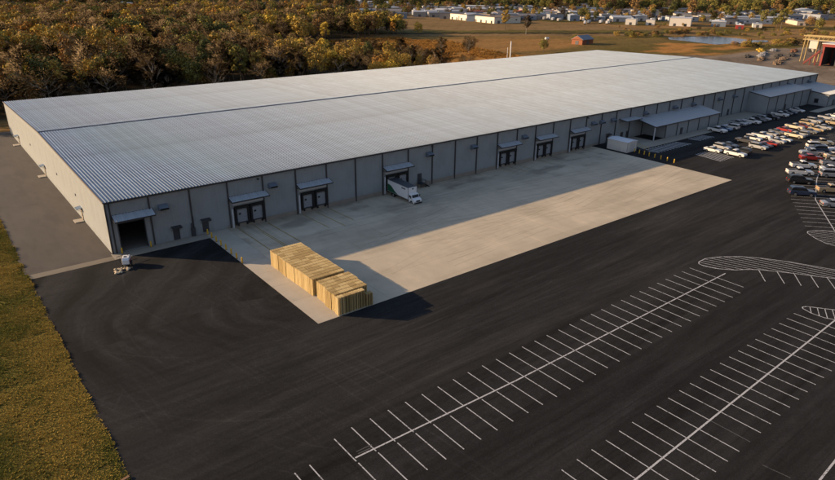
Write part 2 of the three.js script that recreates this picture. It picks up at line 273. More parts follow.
// row 1: spine z = 72.9, stalls z 67.75..78.35
line(6.0, 72.25, 30, 72.9, .2, white, yard, .010, 'spine_line'); line(30, 72.9, 83.5, 72.95, .2, white, yard, .010, 'spine_line');
for (let k = 0; k < 31; k++) {
  const x = 5.95 + k * 2.578, top = k === 0 ? 68.3 : 67.8, zb = k > 28 ? 77.6 : 78.35;
  if (x > 81.5) break;
  line(x - .15, top, x - .15 + .0, 72.75, .13); line(x - .1, 73.08, x - .1, zb, .13);
}
line(1.6, 70.2, 1.65, 78.3, .13); line(-.2, 70.3, -.2, 78.3, .13); line(6.6, 71.5, 8.6, 71.6, .12, worn); line(6.6, 71.9, 8.5, 72.0, .12, worn);
// row 2: spine z = 92.2, stalls 86.8..97.2
line(14, 92.75, 82.5, 91.65, .22, white, yard, .010, 'spine_line');
for (let k = 0; k < 27; k++) {
  const x = 14.6 + k * 2.53; if (x > 78.5) break; const c = 92.75 - (x - 14) * .016;
  line(x, 86.95 - .004 * k, x, c - .14, .13); line(x, c + .14, x, 97.15 - .01 * k, .13, k === 11 ? worn : white);
}
line(42.2, 104.3, 60, 103.6, .22, white, yard, .010, 'spine_line'); line(39.8, 99.6, 40.2, 102.3, .12, worn);
function island(outline, n, dir, w = .16) {       // painted ring with slanted hatch
  for (let i = 0; i < outline.length - 1; i++) line(...outline[i], ...outline[i + 1], w, white, yard, .010, 'island_edge');
  const xs = outline.map(p => p[0]), zs = outline.map(p => p[1]), cx = (Math.min(...xs) + Math.max(...xs)) / 2, cz = (Math.min(...zs) + Math.max(...zs)) / 2;
  const [dx, dz] = dir, R = 40, px = -dz, pz = dx;
  for (let k = -n; k <= n; k++) {
    const ox = cx + px * k * 1.05, oz = cz + pz * k * 1.05; const hits = [];
    for (let i = 0; i < outline.length - 1; i++) { const [x0, z0] = outline[i], [x1, z1] = outline[i + 1]; const ex = x1 - x0, ez = z1 - z0, den = dx * ez - dz * ex; if (Math.abs(den) < 1e-9) continue; const s = ((x0 - ox) * ez - (z0 - oz) * ex) / den, t = ((x0 - ox) * dz - (z0 - oz) * dx) / den; if (t >= 0 && t < 1) hits.push(s); }
    hits.sort((a, b) => a - b);
    for (let h = 0; h + 1 < hits.length; h += 2) if (hits[h + 1] - hits[h] > .5) line(ox + dx * (hits[h] + .1), oz + dz * (hits[h] + .1), ox + dx * (hits[h + 1] - .1), oz + dz * (hits[h + 1] - .1), .12, white, yard, .006, 'hatch_line');
  }
}
const ISL1 = [[83.6, 67.9], [84.4, 67.45], [86.8, 67.4], [89.9, 68.7], [93.05, 70.9], [95.4, 73.55], [98.1, 77.8], [101, 84.3], [103.2, 90], [104, 96], [99.8, 94], [97.1, 85.9], [93.05, 79.95], [90.1, 76], [88, 74.3], [86.3, 73.3], [84.2, 71], [83.4, 69], [83.6, 67.9]];
island(ISL1, 34, [.33, .944]);
for (const [x0, z0, x1, z1] of [[85.9, 78.8, 89.7, 75.9], [87.7, 81.2, 91.7, 78.2], [89.2, 83.3, 93.6, 80.2], [90.8, 85.4, 94.9, 82.5], [92.5, 87.4, 96.4, 84.6], [93.9, 89.8, 97.7, 87]]) line(x0, z0, x1, z1, .13);
island([[80.7, 87.0], [81.1, 86.75], [81.9, 87.1], [83.1, 88.7], [84.4, 90.5], [85.5, 93], [83.2, 94.6], [81.2, 92.3], [80.2, 90.4], [80.1, 88.5], [80.7, 87.0]], 16, [.89, -.45]);
// angled lot: spine and stalls
const CL = [[113.8, 81.5], [122.3, 76.4], [141.5, 65.1], [160, 58.2], [179.2, 52.3], [200, 47.2], [222, 42.5]];
for (let i = 0; i < CL.length - 1; i++) line(...CL[i], ...CL[i + 1], .22, white, yard, .010, 'spine_line');
function onC(s) { let acc = 0; for (let i = 0; i < CL.length - 1; i++) { const L = Math.hypot(CL[i + 1][0] - CL[i][0], CL[i + 1][1] - CL[i][1]); if (s <= acc + L || i === CL.length - 2) { const t = (s - acc) / L; return [CL[i][0] + (CL[i + 1][0] - CL[i][0]) * t, CL[i][1] + (CL[i + 1][1] - CL[i][1]) * t, (CL[i + 1][0] - CL[i][0]) / L, (CL[i + 1][1] - CL[i][1]) / L]; } acc += L; } }
for (let s = 12; s < 120; s += 2.75) { const [x, z] = onC(s), dx = .665, dz = .747; line(x - dx * 5.5, z - dz * 5.5, x - dx * .15, z - dz * .15, .12); line(x + dx * .15, z + dz * .15, x + dx * 5.5, z + dz * 5.5, .12); }
island([[116.4, 73.4], [117.5, 73.0], [120, 74.2], [122.2, 76.4], [120, 78], [117.6, 82], [115, 84.5], [113.4, 81], [113.4, 78], [114.6, 75.6], [116.4, 73.4]], 16, [.5, .866]);
// east lot: end hatch and accessible-stall hatch
for (let k = 0; k < 7; k++) line(157.0 + k * 1.25 + 1.4, 25.0, 157.0 + k * 1.25 - .3, 33.8, .34);
for (let k = 0; k < 26; k++) line(166 + k * 5.4, 29.6, 166 + k * 5.4 + 4.6, 29.6, .12, white);
for (let k = 0; k < 30; k++) { const x = 167.8 + k * 2.75; if (x < 189) { line(x, 24.2, x, 29.3, .11, worn); line(x, 29.9, x, 35.2, .11, worn); } }
for (let k = 0; k < 12; k++) line(149.6 + k * 1.65, 12.7, 149.6 + k * 1.65 + 1.6, 17.4, .55);
for (let k = 0; k < 6; k++) line(175.6 + k * 1.65, 12.7, 175.6 + k * 1.65 + 1.2, 16.6, .5);
// dock guide lines
for (const [x, L] of [[24.0, 17], [27.05, 20], [27.5, 20], [30.6, 15], [39, 12], [42.2, 13], [45.6, 11], [62.4, 3], [65.4, 9], [100.6, 7], [103.5, 8], [107.2, 7], [115.6, 7], [119, 7]]) line(x, .7, x + .02, L, .16, yellow, apron, .006, 'dock_line');

// ------------------------------------------------------------------ materials of the buildings
const ribTex = tex(256, 64, (u) => { const p = (u * 8) % 1; return p < .16 ? sm(0, .05, p) * (1 - sm(.11, .16, p)) : .0; }, { srgb: false });
function siding(r, g, b) { const t = ribTex.clone(); t.repeat.set(1 / 2.44, 1); t.needsUpdate = true; const c = tex(256, 256, (u, v) => { const f = .9 + .18 * (tfbm(u, v, 4, 4) - .5) + .08 * (tfbm(u, v * .04, 32, 2) - .5) - .05 * sm(.55, .75, tfbm(u + .4, v * .15, 12, 3)); return [f, f, f * .985]; }); c.repeat.set(1 / 9, 1 / 9); return new THREE.MeshStandardMaterial({ color: lin(r, g, b), roughness: .6, bumpMap: t, bumpScale: .03, map: c }); }
const wallMat = siding(.3, .325, .34);
const galv = (() => { const c = tex(512, 512, (u, v) => { const f = .85 + .3 * (tfbm(u, v, 6, 5) - .5) + .2 * (tfbm(u * .5, v, 24, 3) - .5); return [f * .97, f * .99, f]; }); c.repeat.set(1 / 14, 1 / 33); return [.91, 1, 1.08].map(k => new THREE.MeshPhysicalMaterial({ color: lin(.178 * k, .255 * k, .362 * k), roughness: .54, ior: 1.5, specularIntensity: .85, map: c })); })();
const galvLight = [.95, 1, 1.04].map(k => std(.40 * k, .43 * k, .46 * k, .5));
const trim = std(.035, .034, .036, .5), darkMetal = std(.05, .055, .065, .5, { metalness: .3 }), black = std(.008, .008, .009, .8), doorWhite = std(.5, .52, .55, .5), glassDark = std(.02, .025, .03, .1), steelBlue = std(.16, .19, .23, .45, { metalness: .3 });
const curbMat = new THREE.MeshStandardMaterial({ map: walkMat.map, color: lin(.62, .62, .64), roughness: .9 });

// ribbed roof sheet: profile along x (pitch .61), drawn from (y0,z0) to (y1,z1)
function ribbed(w, y0, z0, y1, z1, rib = .1) {
  const prof = [[0, 0], [.56, 0], [.60, 1], [.80, 1], [.84, 0], [1, 0]], P = [], N = [], U = [];
  const sy = y1 - y0, sz = z1 - z0, L = Math.hypot(sy, sz), ny = Math.abs(sz) / L, nz = -sy / L * Math.sign(sz);
  for (let i = 0; i < prof.length - 1; i++) {
    const [a, ha] = prof[i], [b, hb] = prof[i + 1], q = [[a, ha, 0], [b, hb, 0], [b, hb, 1], [a, ha, 1]].map(([x, h, t]) => [x * w, y0 + sy * t + h * rib * ny, z0 + sz * t + h * rib * nz]);
    const e1 = new THREE.Vector3(...q[1]).sub(new THREE.Vector3(...q[0])), e2 = new THREE.Vector3(...q[3]).sub(new THREE.Vector3(...q[0])), n = e1.cross(e2).normalize(); if (n.y < 0) n.negate();
    const order = sz > 0 ? [0, 2, 1, 0, 3, 2] : [0, 1, 2, 0, 2, 3];
    for (const k of order) { P.push(...q[k]); N.push(n.x, n.y, n.z); U.push(q[k][0], q[k][2]); }
  }
  const g = new THREE.BufferGeometry(); g.setAttribute('position', new THREE.Float32BufferAttribute(P, 3)); g.setAttribute('normal', new THREE.Float32BufferAttribute(N, 3)); g.setAttribute('uv', new THREE.Float32BufferAttribute(U, 2)); return g;
}

// ------------------------------------------------------------------ the warehouse
const wh = thing('warehouse', 'very long tan metal warehouse with ribbed grey roof and loading docks', 'warehouse');
{
  // roof: front and back slope, panels side by side
  const PW = LEN / 500, over = .35;
  const gf = ribbed(PW, RIDGE, -WID / 2 + .16, EAVE + .12 - over * .026, over), gb = ribbed(PW, RIDGE, -WID / 2 - .16, EAVE + .12 - over * .026, -WID - over);
  const rest = [[], [], [], [], [], []];
  seed = 5;
  const tone = []; for (let k = 0; k < 500; k++) tone.push(Math.floor(rnd() * 3));
  for (let k = 0; k < 500; k++) [gf, gb].forEach((g, s) => {
    const mi = tone[k], n = s ? 130 : 165;
    if (k < n) { const m = mesh('roof_panel', g, galv[mi], wh); m.position.x = k * PW; }
    else { const q = g.clone(); q.translate(k * PW, 0, 0); const U = q.attributes.uv; for (let i = 0; i < U.count; i++) U.setX(i, U.getX(i) + k * PW); rest[s * 3 + mi].push(q); }
  });
  rest.forEach((l, i) => { const m = mesh('roof_sheet', l, galv[i % 3], wh); m.userData.kind = 'stuff'; });
  // ridge vent: dark closure with a low cap
  const zr = -WID / 2;
  mesh('ridge_closure', [box(LEN - .1, .2, .5, LEN / 2, RIDGE + .06, zr)], trim, wh);
  mesh('ridge_cap', [box(LEN, .03, .34, LEN / 2, RIDGE + .19, zr - .22, 0, -.05), box(LEN, .03, .3, LEN / 2, RIDGE + .19, zr + .09, 0, .05)], galv[1], wh);
  // eave gutter, rake trims
  mesh('gutter', [box(LEN + .1, .26, .22, LEN / 2, EAVE - .08, .3)], trim, wh);
  mesh('gutter', [box(LEN + .1, .26, .22, LEN / 2, EAVE - .08, -WID - .3)], trim, wh);
  const sl = Math.atan2(RIDGE - EAVE, WID / 2), LL = Math.hypot(RIDGE - EAVE, WID / 2 + .3);
  for (const x of [-.14, LEN + .14]) for (const s of [1, -1]) mesh('rake_trim', [box(.16, .3, LL, x, (RIDGE + EAVE) / 2 + .05, zr + s * (WID / 4 + .12), 0, s * sl)], s && x < 0 ? std(.14, .12, .1, .6) : trim, wh);
  // front wall, one panel for each bay; the drive-in bay has an opening
  const T = .22;
  for (let k = 0; k < NB; k++) {
    const h = EAVE - .02, y0 = -.6;
    if (k === 0) {
      const s = new THREE.Shape([[0, y0], [BAY, y0], [BAY, h], [0, h]].map(a => new THREE.Vector2(...a)));
      s.holes.push(new THREE.Path([[1.75, .05], [1.75, 6.1], [6.35, 6.1], [6.35, .05]].map(a => new THREE.Vector2(...a))));
      const g = new THREE.ExtrudeGeometry(s, { depth: T, bevelEnabled: false }); g.translate(0, 0, -T); mesh('wall_panel', wuv(g), wallMat, wh);
    } else { const g = box(BAY, h - y0, T, BAY * (k + .5), (h + y0) / 2, -T / 2); wuv(g); mesh('wall_panel', g, wallMat, wh); }
  }
  // gable ends and back wall
  const gs = new THREE.Shape([[0, -.6], [WID, -.6], [WID, EAVE], [WID / 2, RIDGE - .02], [0, EAVE]].map(a => new THREE.Vector2(...a)));
  const gg = new THREE.ExtrudeGeometry(gs, { depth: T, bevelEnabled: false }); gg.rotateY(Math.PI / 2); gg.translate(-.012, 0, 0); mesh('gable_wall', wuv(gg), wallMat, wh);
  const g2 = gg.clone(); g2.translate(LEN - T + .024, 0, 0); mesh('gable_wall', g2, wallMat, wh);
  mesh('back_wall', wuv(box(LEN, EAVE + .58, T, LEN / 2, (EAVE - .62) / 2, -WID + T / 2)), wallMat, wh);
  mesh('floor', box(LEN - .6, .3, WID - .6, LEN / 2, -.1, -WID / 2), curbMat, wh);
  // dark downspouts on every column line
  const dsp = wuv(box(.24, EAVE + .4, .2, 0, (EAVE - .6) / 2, .12));
  for (let k = 0; k <= NB; k++) { const m = mesh('downspout', dsp, trim, wh); m.position.x = k === 0 ? .75 : k === NB ? LEN - .2 : k * BAY; }
  mesh('corner_trim', box(.26, EAVE + .5, .2, .06, (EAVE - .62) / 2, .06), trim, wh);
  // concrete kerb wall under the docks
  mesh('foundation', wuv(box(122, 1.15, .1, 83.3, .0, .052)), curbMat, wh);
  // drive-in door: raised curtain, jambs, guard posts are separate things
  const dd = mesh('door_frame', [box(.14, 6.05, .3, 1.69, 3.05, -.05), box(.14, 6.05, .3, 6.41, 3.05, -.05), box(4.86, .16, .3, 4.05, 6.16, -.05)], darkMetal, wh);
  mesh('door_curtain', box(4.6, .7, .12, 4.05, 5.75, -.3), darkMetal, dd);

  function canopy(x0, x1, yw, yf, dep) {
    const c = part('canopy', wh), n = Math.round((x1 - x0) / .61), w = (x1 - x0) / n, g = ribbed(w, yw, .03, yf, dep, .09);
    for (let k = 0; k < n; k++) { const m = mesh('sheet', g, galvLight[k % 3], c); m.position.x = x0 + k * w; }
    const tilt = Math.atan2(yw - yf, dep - .03), Lb = Math.hypot(yw - yf, dep);
    mesh('fascia', [box(x1 - x0 + .06, .22, .08, (x0 + x1) / 2, yf - .08, dep - .02), box(.07, .24, Lb, x0 - .02, (yw + yf) / 2 - .1, dep / 2, 0, tilt), box(.07, .24, Lb, x1 + .02, (yw + yf) / 2 - .1, dep / 2, 0, tilt), box(x1 - x0, .2, .06, (x0 + x1) / 2, yw - .06, .04)], trim, c);
    for (const x of [x0 + .25, (x0 + x1) / 2, x1 - .25]) mesh('bracket', [bar([x, yf - .15, dep - .12], [x, yw - 1.1, .05], .05)], trim, c);
  }
  canopy(.95, 8.1, 7.35, 6.55, 1.9);
  const dockBays = [3, 5, 8, 13, 15, 17];
  for (const b of dockBays) canopy(b * BAY + .05, b * BAY + 8.15, 6.5, 5.85, 1.95);
  canopy(154.2, 162.6, 6.95, 6.6, 3.0);
  const leafG = merge([0, 1, 2, 3, 4].map(i => box(2.3, .5, .07, 0, 1.02 + i * .525, 0)));
  for (const b of dockBays) for (const i of [0, 1]) {
    const d = part('dock_door', wh); d.position.set(b * BAY + 2.55 + i * 3.35, 0, .0);
    mesh('door_leaf', leafG, std(.27, .29, .32, .5), d).position.z = .09;
    mesh('seal', [box(.42, 3.7, .5, -1.36, 2.2, .26), box(.42, 3.7, .5, 1.36, 2.2, .26), box(3.14, .55, .52, 0, 4.02, .27)], black, d);
    mesh('sill_plate', box(2.3, .12, .3, 0, .66, .2), darkMetal, d);
    for (const s of [-1, 1]) mesh('bumper', box(.28, .5, .3, s * .95, .32, .26), black, d);
    mesh('window', box(.5, .36, .03, -.45, 2.55, .14), glassDark, d);
  }
  for (const b of dockBays) { mesh('dock_header', box(6.9, .3, .08, b * BAY + 4.25, 4.75, .05), doorWhite, wh); mesh('guard_post', box(.3, 4.2, .3, b * BAY + .52, 1.85, .2), doorWhite, wh); }
  // exhaust hoods
  const hs = new THREE.Shape([[0, .55], [.15, .55], [1.25, .05], [1.25, -.35], [0, -.6]].map(a => new THREE.Vector2(...a)));
  const hg = new THREE.ExtrudeGeometry(hs, { depth: 1.7, bevelEnabled: false }); hg.rotateY(-Math.PI / 2); hg.translate(.85, 0, 0);
  const hl = merge([0, 1, 2].map(i => box(1.5, .05, .32, 0, -.57 + i * .1, .35 + i * .36, 0, -.5)));
  for (const [x, y] of [[10, 7.2], [32.5, 7.3], [75, 7.5], [90, 7.2], [109.4, 7.2], [140.4, 7.2], [144.6, 7.2], [150.4, 7.1], [168.2, 7.3], [186, 7.4], [198.2, 7.2], [217, 7.2], [228.4, 7.2], [276, 7.6], [296, 7.5]]) {
    const h = part('exhaust_hood', wh); h.position.set(x, y, .02); mesh('hood', hg, steelBlue, h); mesh('louvre', hl, black, h); mesh('opening', [box(1.56, .34, .06, 0, -.15, 1.26), box(.04, .7, .9, .87, -.15, .5)], black, h);
  }
  // side doors on the front and on the gable
  function manDoor(x, y, ang, z, awn, mat = darkMetal) {
    const d = part('side_door', wh); d.position.set(x, y, z); d.rotation.y = ang;
    mesh('door_leaf', box(1.0, 2.15, .06, 0, 1.08, .05), mat, d); mesh('frame', [box(.1, 2.3, .12, -.56, 1.15, .05), box(.1, 2.3, .12, .56, 1.15, .05), box(1.22, .1, .12, 0, 2.28, .05)], trim, d);
    mesh('door_handle', box(.05, .16, .08, .38, 1.05, .1), galv[1], d);
    if (awn) { mesh('awning', [box(1.9, .07, 1.1, 0, 2.72, .55, 0, .16), box(1.9, .22, .06, 0, 2.58, 1.08)], mat === darkMetal ? trim : galv[0], d); for (const s of [-1, 1]) mesh('strut', [bar([s * .85, 2.6, 1], [s * .85, 1.9, .03], .03)], trim, d); }
  }
  manDoor(11.9, .06, 0, 0, true); manDoor(17.7, .3, 0, 0, true); manDoor(148.9, .06, 0, 0, true); manDoor(72.2, .6, 0, 0, false); manDoor(156.5, .06, 0, 3.01 - 3.0, false); manDoor(159.6, .06, 0, 0.01, false); manDoor(226, .06, 0, 0, false);
  const tanDoor = std(.36, .3, .22, .6);
  for (const z of [-22.5, -62.5, -103]) manDoor(-.012, .06, -Math.PI / 2, z, true, tanDoor);
  for (const z of [-26, -45, -80]) mesh('wall_vent', box(.12, .45, .45, -.06, 4.6, z), darkMetal, wh);
  for (const [x, y] of [[29.5, 9.2], [76, 9.3], [137.6, 9.2]]) mesh('wall_lamp', [box(.35, .22, .4, x, y, .3), box(.1, .3, .2, x, y + .05, .1)], darkMetal, wh);
  // utility meter with riser beside the second column line
  mesh('meter_cabinet', [box(.75, 1.7, .45, 15.1, 1.0, .28), box(.3, .9, .3, 15.0, 2.3, .2), cyl(.07, .07, 3.2, 8, 15.35, 2.6, .2)], darkMetal, wh);
}
for (const [z, w] of [[-22.2, 'nearest the front corner'], [-62.2, 'middle of the three'], [-102.6, 'nearest the woods']]) {
  const s = mesh(numbered('door_step'), wuv(box(1.7, .16, 2.1, -1.0, .08, z)), smoothMat); tag(s, `pale concrete step below gable side door, ${w}`, 'step', 'steps along the gable wall'); scene.add(s);
}
{ // stair beside the truck dock
  const s = thing('metal_stair', 'dark metal stair with handrails against the wall right of the parked truck', 'stair', [72.2, DOCK_Y, 0]);
  mesh('landing', box(1.6, .1, 1.5, 0, 1.0, .85), darkMetal, s);
  for (let k = 0; k < 5; k++) mesh('tread', box(.3, .05, 1.3, .95 + k * .28, .85 - k * .19, .85), darkMetal, s);
  for (const z of [.2, 1.55]) { mesh('handrail', [bar([-.7, 1, z], [-.7, 2.05, z], .04), bar([.75, 1, z], [.75, 2.05, z], .04), bar([-.7, 2.05, z], [.75, 2.05, z], .04), bar([.75, 2.05, z], [2.15, 1.05, z], .04), bar([2.15, 0, z], [2.15, 1.05, z], .04), bar([.75, .95, z], [2.15, .02, z], .05)], darkMetal, s); }
  for (const x of [-.7, .7]) mesh('leg', [bar([x, 0, 1.5], [x, 1, 1.5], .05), bar([x, 0, .25], [x, 1, .25], .05)], darkMetal, s);
}
// annexes in front of the far half
function annex(name, label, x0, x1, zf, yb, yf, zb = .01, porch = 0, doors = []) {
  const a = thing(name, label, 'building', [x0, 0, zb]);
  const w = x1 - x0, d = zf - zb, T = .2, n = Math.round((w - porch) / 7.2), bw = (w - porch) / n;
  for (let k = 0; k < n; k++) mesh('wall_panel', wuv(box(bw, yf - .1, T, porch + bw * (k + .5), (yf - .1) / 2, d - T / 2)), wallMat, a);
  const es = new THREE.Shape([[0, 0], [d - .01, 0], [d - .01, yf - .1], [0, yb - .1]].map(p => new THREE.Vector2(...p)));
  const eg = new THREE.ExtrudeGeometry(es, { depth: T, bevelEnabled: false }); eg.rotateY(-Math.PI / 2); eg.translate(T, 0, 0); wuv(eg);
  const m0 = mesh('end_wall', eg, wallMat, a); m0.position.x = porch - .012; const m1 = mesh('end_wall', eg, wallMat, a); m1.position.x = w - T + .012;
  const np = Math.round((w + .6) / .61), pw = (w + .6) / np, rg = ribbed(pw, yb, .02, yf - .02, d + .35);
  for (let k = 0; k < np; k++) { const m = mesh('roof_panel', rg, galvLight[k % 3], a); m.position.x = -.3 + k * pw; }
  const tl = Math.atan2(yb - yf, d), Lr = Math.hypot(d + .3, yb - yf);
  mesh('fascia', [box(w + .66, .24, .16, w / 2, yf - .12, d + .36), box(.1, .26, Lr, -.28, (yb + yf) / 2 - .08, d / 2 + .15, 0, tl), box(.1, .26, Lr, w + .28, (yb + yf) / 2 - .08, d / 2 + .15, 0, tl)], trim, a);
  const ds = box(.2, yf - .1, .16, 0, (yf - .1) / 2, d + .08); for (let k = 0; k <= n; k++) mesh('downspout', ds, trim, a).position.x = cl(porch + k * bw, .1, w - .1);
  if (porch) mesh('porch_post', box(.26, yf - .1, .26, .15, (yf - .1) / 2, d - .1), doorWhite, a);
  for (const x of doors) { const p = part('side_door', a); p.position.set(x, 0, d); mesh('door_leaf', box(1.1, 2.2, .06, 0, 1.12, .04), darkMetal, p); mesh('frame', [box(.12, 2.36, .12, -.6, 1.18, .05), box(.12, 2.36, .12, .6, 1.18, .05), box(1.32, .12, .12, 0, 2.36, .05)], trim, p); }
  return a;
}
annex('low_annex', 'low tan annex with open porch corner and pale lean-to roof against the warehouse', 163.2, 204, 7.7, 6.2, 4.65, .01, 6.4, [16.2]);
const an2 = annex('tall_annex', 'taller tan lean-to annex near the far end of the warehouse', 241, 279, 8, 7.8, 6.7, .01, 0, [16]);
const an3 = annex('end_annex', 'annex with sunlit roof at the right edge beyond the taller annex', 279.6, 303, 15.4, 6.6, 5.0, .01, 0, [6, 14]);
{ const w = part('window', an3); mesh('pane', box(.05, 1.5, 1.6, -.05, 1.9, 11), glassDark, w); mesh('frame', [box(.1, .12, 1.9, -.06, 2.72, 11), box(.1, .12, 1.9, -.06, 1.1, 11)], trim, w); }
struct('annex_walk', [sheet(150.2, 205, 7.75, 12.2, .12), sheet(150.2, 163, .05, 7.7, .12)], walkMat);
struct('side_court', sheet(204.3, 240.6, .05, 10.8, .02), walkMat);
struct('end_walk', sheet(262, 310, 15.8, 19, .1), walkMat);
{ // ramp with rails beside the porch
  const r = thing('entry_ramp', 'dark ramp with yellow handrails between shed and porch walk', 'ramp', [149.3, 0, 9.8]);
  const s = new THREE.Shape([[0, 0], [4.6, 0], [0, .55]].map(a => new THREE.Vector2(...a))); const g = new THREE.ExtrudeGeometry(s, { depth: 2, bevelEnabled: false }); g.rotateY(-Math.PI / 2); g.translate(1, 0, 0); mesh('ramp_slab', g, black, r);
  for (const x of [-.9, .9]) mesh('handrail', [bar([x, .5, .1], [x, 1.5, .1], .05), bar([x, .05, 4.4], [x, 1.05, 4.4], .05), bar([x, 1.5, .1], [x, 1.05, 4.4], .05)], std(.5, .33, .03, .5), r);
}
{ // white shed on the apron edge
  const s = thing('storage_shed', 'white boxy storage shed at the far corner of the loading apron', 'shed', [144.9, 0, 8.3]);
  const w = siding(.68, .66, .62); mesh('wall', wuv(box(4.7, 3.1, 7.1, 0, 1.55, 0)), w, s);
  const rs = new THREE.Shape([[-2.55, 3.05], [2.55, 3.05], [2.55, 3.2], [0, 3.5], [-2.55, 3.2]].map(a => new THREE.Vector2(...a))); const rg = new THREE.ExtrudeGeometry(rs, { depth: 7.5, bevelEnabled: false }); rg.translate(0, 0, -3.75); mesh('roof', rg, std(.62, .64, .68, .5), s);
  for (const [x, z] of [[-2.36, -3.56], [2.36, -3.56], [-2.36, 3.56], [2.36, 3.56]]) mesh('corner_post', box(.14, 3.1, .14, x, 1.55, z), std(.4, .4, .4, .6), s);
  mesh('door', box(2.2, 2.4, .06, .3, 1.25, 3.57), std(.5, .5, .5, .6), s);
}

// ------------------------------------------------------------------ bollards
const bollY = new THREE.MeshStandardMaterial({ color: lin(.62, .38, .03), roughness: .55 });
const bollG = (() => { const pts = [[0, 0], [.15, 0], [.15, 1.02], [.13, 1.1], [.08, 1.16], [0, 1.19]].map(a => new THREE.Vector2(...a)); return new THREE.LatheGeometry(pts, 12); })(), bollF = cyl(.2, .2, .05, 12, 0, .025, 0);
function bollard(x, z, y, label, group) { const b = thing('bollard', label, 'bollard', [x, y, z], 0, group); mesh('post', bollG, bollY, b); mesh('collar', bollF, trim, b); }
[.9, 3.1, 5.5, 7.9, 10.4, 12.9, 15.4, 17.9].forEach((z, i) => bollard(17.62 - i * .04, z, 0, `yellow bollard by the pale strip, ${ORD[i]} from the warehouse wall`, 'bollards along the left edge of the apron'));
[12.6, 14.4, 16.2, 18, 20, 22.1, 24.3, 26.6].forEach((z, i) => bollard(145.4 - i * .2, z, 0, `yellow bollard by the white shed, ${ORD[i]} from the shed`, 'bollards along the far edge of the apron'));
bollard(1.5, .75, .03, 'yellow bollard left of the open drive-in door', 'door bollards'); bollard(6.7, .75, .03, 'yellow bollard right of the open drive-in door', 'door bollards');

// ------------------------------------------------------------------ pallets
{
  seed = 99;
  const deck = [], PWd = 1.12, PD = .86;
  const one = (y, L) => { for (let i = 0; i < 5; i++) L.push(box(.14, .022, PD, (i - 2) * (PWd / 4 - .036), y + .128, 0)); for (let i = 0; i < 3; i++) L.push(box(.13, .022, PD, (i - 1) * (PWd / 2 - .066), y + .011, 0)); for (let i = 0; i < 3; i++) for (let j = 0; j < 3; j++) L.push(box(.13, .095, .12, (i - 1) * (PWd / 2 - .066), y + .07, (j - 1) * (PD / 2 - .061))); };
  const variants = [21, 21, 21].map((n, v) => { const low = [], top = []; for (let k = 0; k < n - 1; k++) { const l = []; one(k * .142, l); const dx = rr(-.02, .02), dz = rr(-.02, .02); l.forEach(g => g.translate(dx, 0, dz)); low.push(...l); } one((n - 1) * .142, top); return [merge(low), merge(top)]; });
  const woods = [[.52, .385, .17], [.42, .3, .125], [.6, .46, .22]].map(c => std(...c, .85));
  const rows = [];
  for (let r = 0; r < 15; r++) rows.push([22.35 + r * 1.0, 21.62, 5, r < 4 || r > 8 ? 0 : -.12]);
  for (let r = 0; r < 6; r++) rows.push([38.05 + r * 1.0, 21.5, 5, r > 2 ? .1 : .35]);
  rows.push([44.35, 21.45, 4, 0]); rows.push([45.0 - .02 + .0, 0, 0, 0]);
  rows.forEach(([z, x0, n, ox], r) => {
    for (let c = 0; c < n; c++) {
      const v = Math.floor(rnd() * 3), m = woods[Math.floor(rnd() * 3)];
      const s = thing('pallet_stack', `wooden pallet stack, row ${ORD[Math.min(16, 0)]}`, 'pallet stack', [x0 + c * 1.225 + ox + rr(-.05, .05), r === 16 && c === 1 ? -.0 : 0, z + rr(-.02, .02)], rr(-.02, .02), 'pallet stacks on the apron');
      s.userData.label = `wooden pallet stack, ${ORD[c]} from the left in the ${ORD[r]} row from the warehouse`;
      mesh('stacked_pallets', variants[v][0], m, s); mesh('top_pallet', variants[v][1], woods[(v + r) % 3], s);
    }
  });
  const s = thing('pallet_stack', 'low wooden pallet stack tucked at the right end of the short front row', 'pallet stack', [26.6, 0, 44.5], 0, 'pallet stacks on the apron');
  const l = []; for (let k = 0; k < 15; k++) one(k * .142, l); mesh('stacked_pallets', l, woods[1], s);
}

// ------------------------------------------------------------------ vehicles
const tyreM = std(.012, .012, .013, .85), rimM = std(.35, .35, .36, .35, { metalness: .7 }), glassM = std(.015, .018, .022, .08), lampM = std(.7, .7, .66, .2), tailM = std(.35, .02, .02, .3), plasticM = std(.02, .02, .022, .6);
function wheelGeo(r, w) { const t = new THREE.CylinderGeometry(r, r, w, 16); t.rotateZ(Math.PI / 2); const m = new THREE.CylinderGeometry(r * .62, r * .62, w + .03, 10); m.rotateZ(Math.PI / 2); return [t, m]; }
function prof(pts, w, bev = .05) { const s = new THREE.Shape(pts.map(a => new THREE.Vector2(...a))); const g = new THREE.ExtrudeGeometry(s, { depth: w - 2 * bev, bevelEnabled: true, bevelThickness: bev, bevelSize: bev * .8, bevelSegments: 2, curveSegments: 4 }); g.rotateY(-Math.PI / 2); g.translate(w / 2 - bev, 0, 0); return g; }   // profile (z,y) -> width along x, nose at +z
const arch = (zc, r, y) => { const o = []; for (let k = 0; k <= 6; k++) { const a = Math.PI * k / 6; o.push([zc - r * Math.cos(a) * 1, y + r * Math.sin(a)]); } return o; };
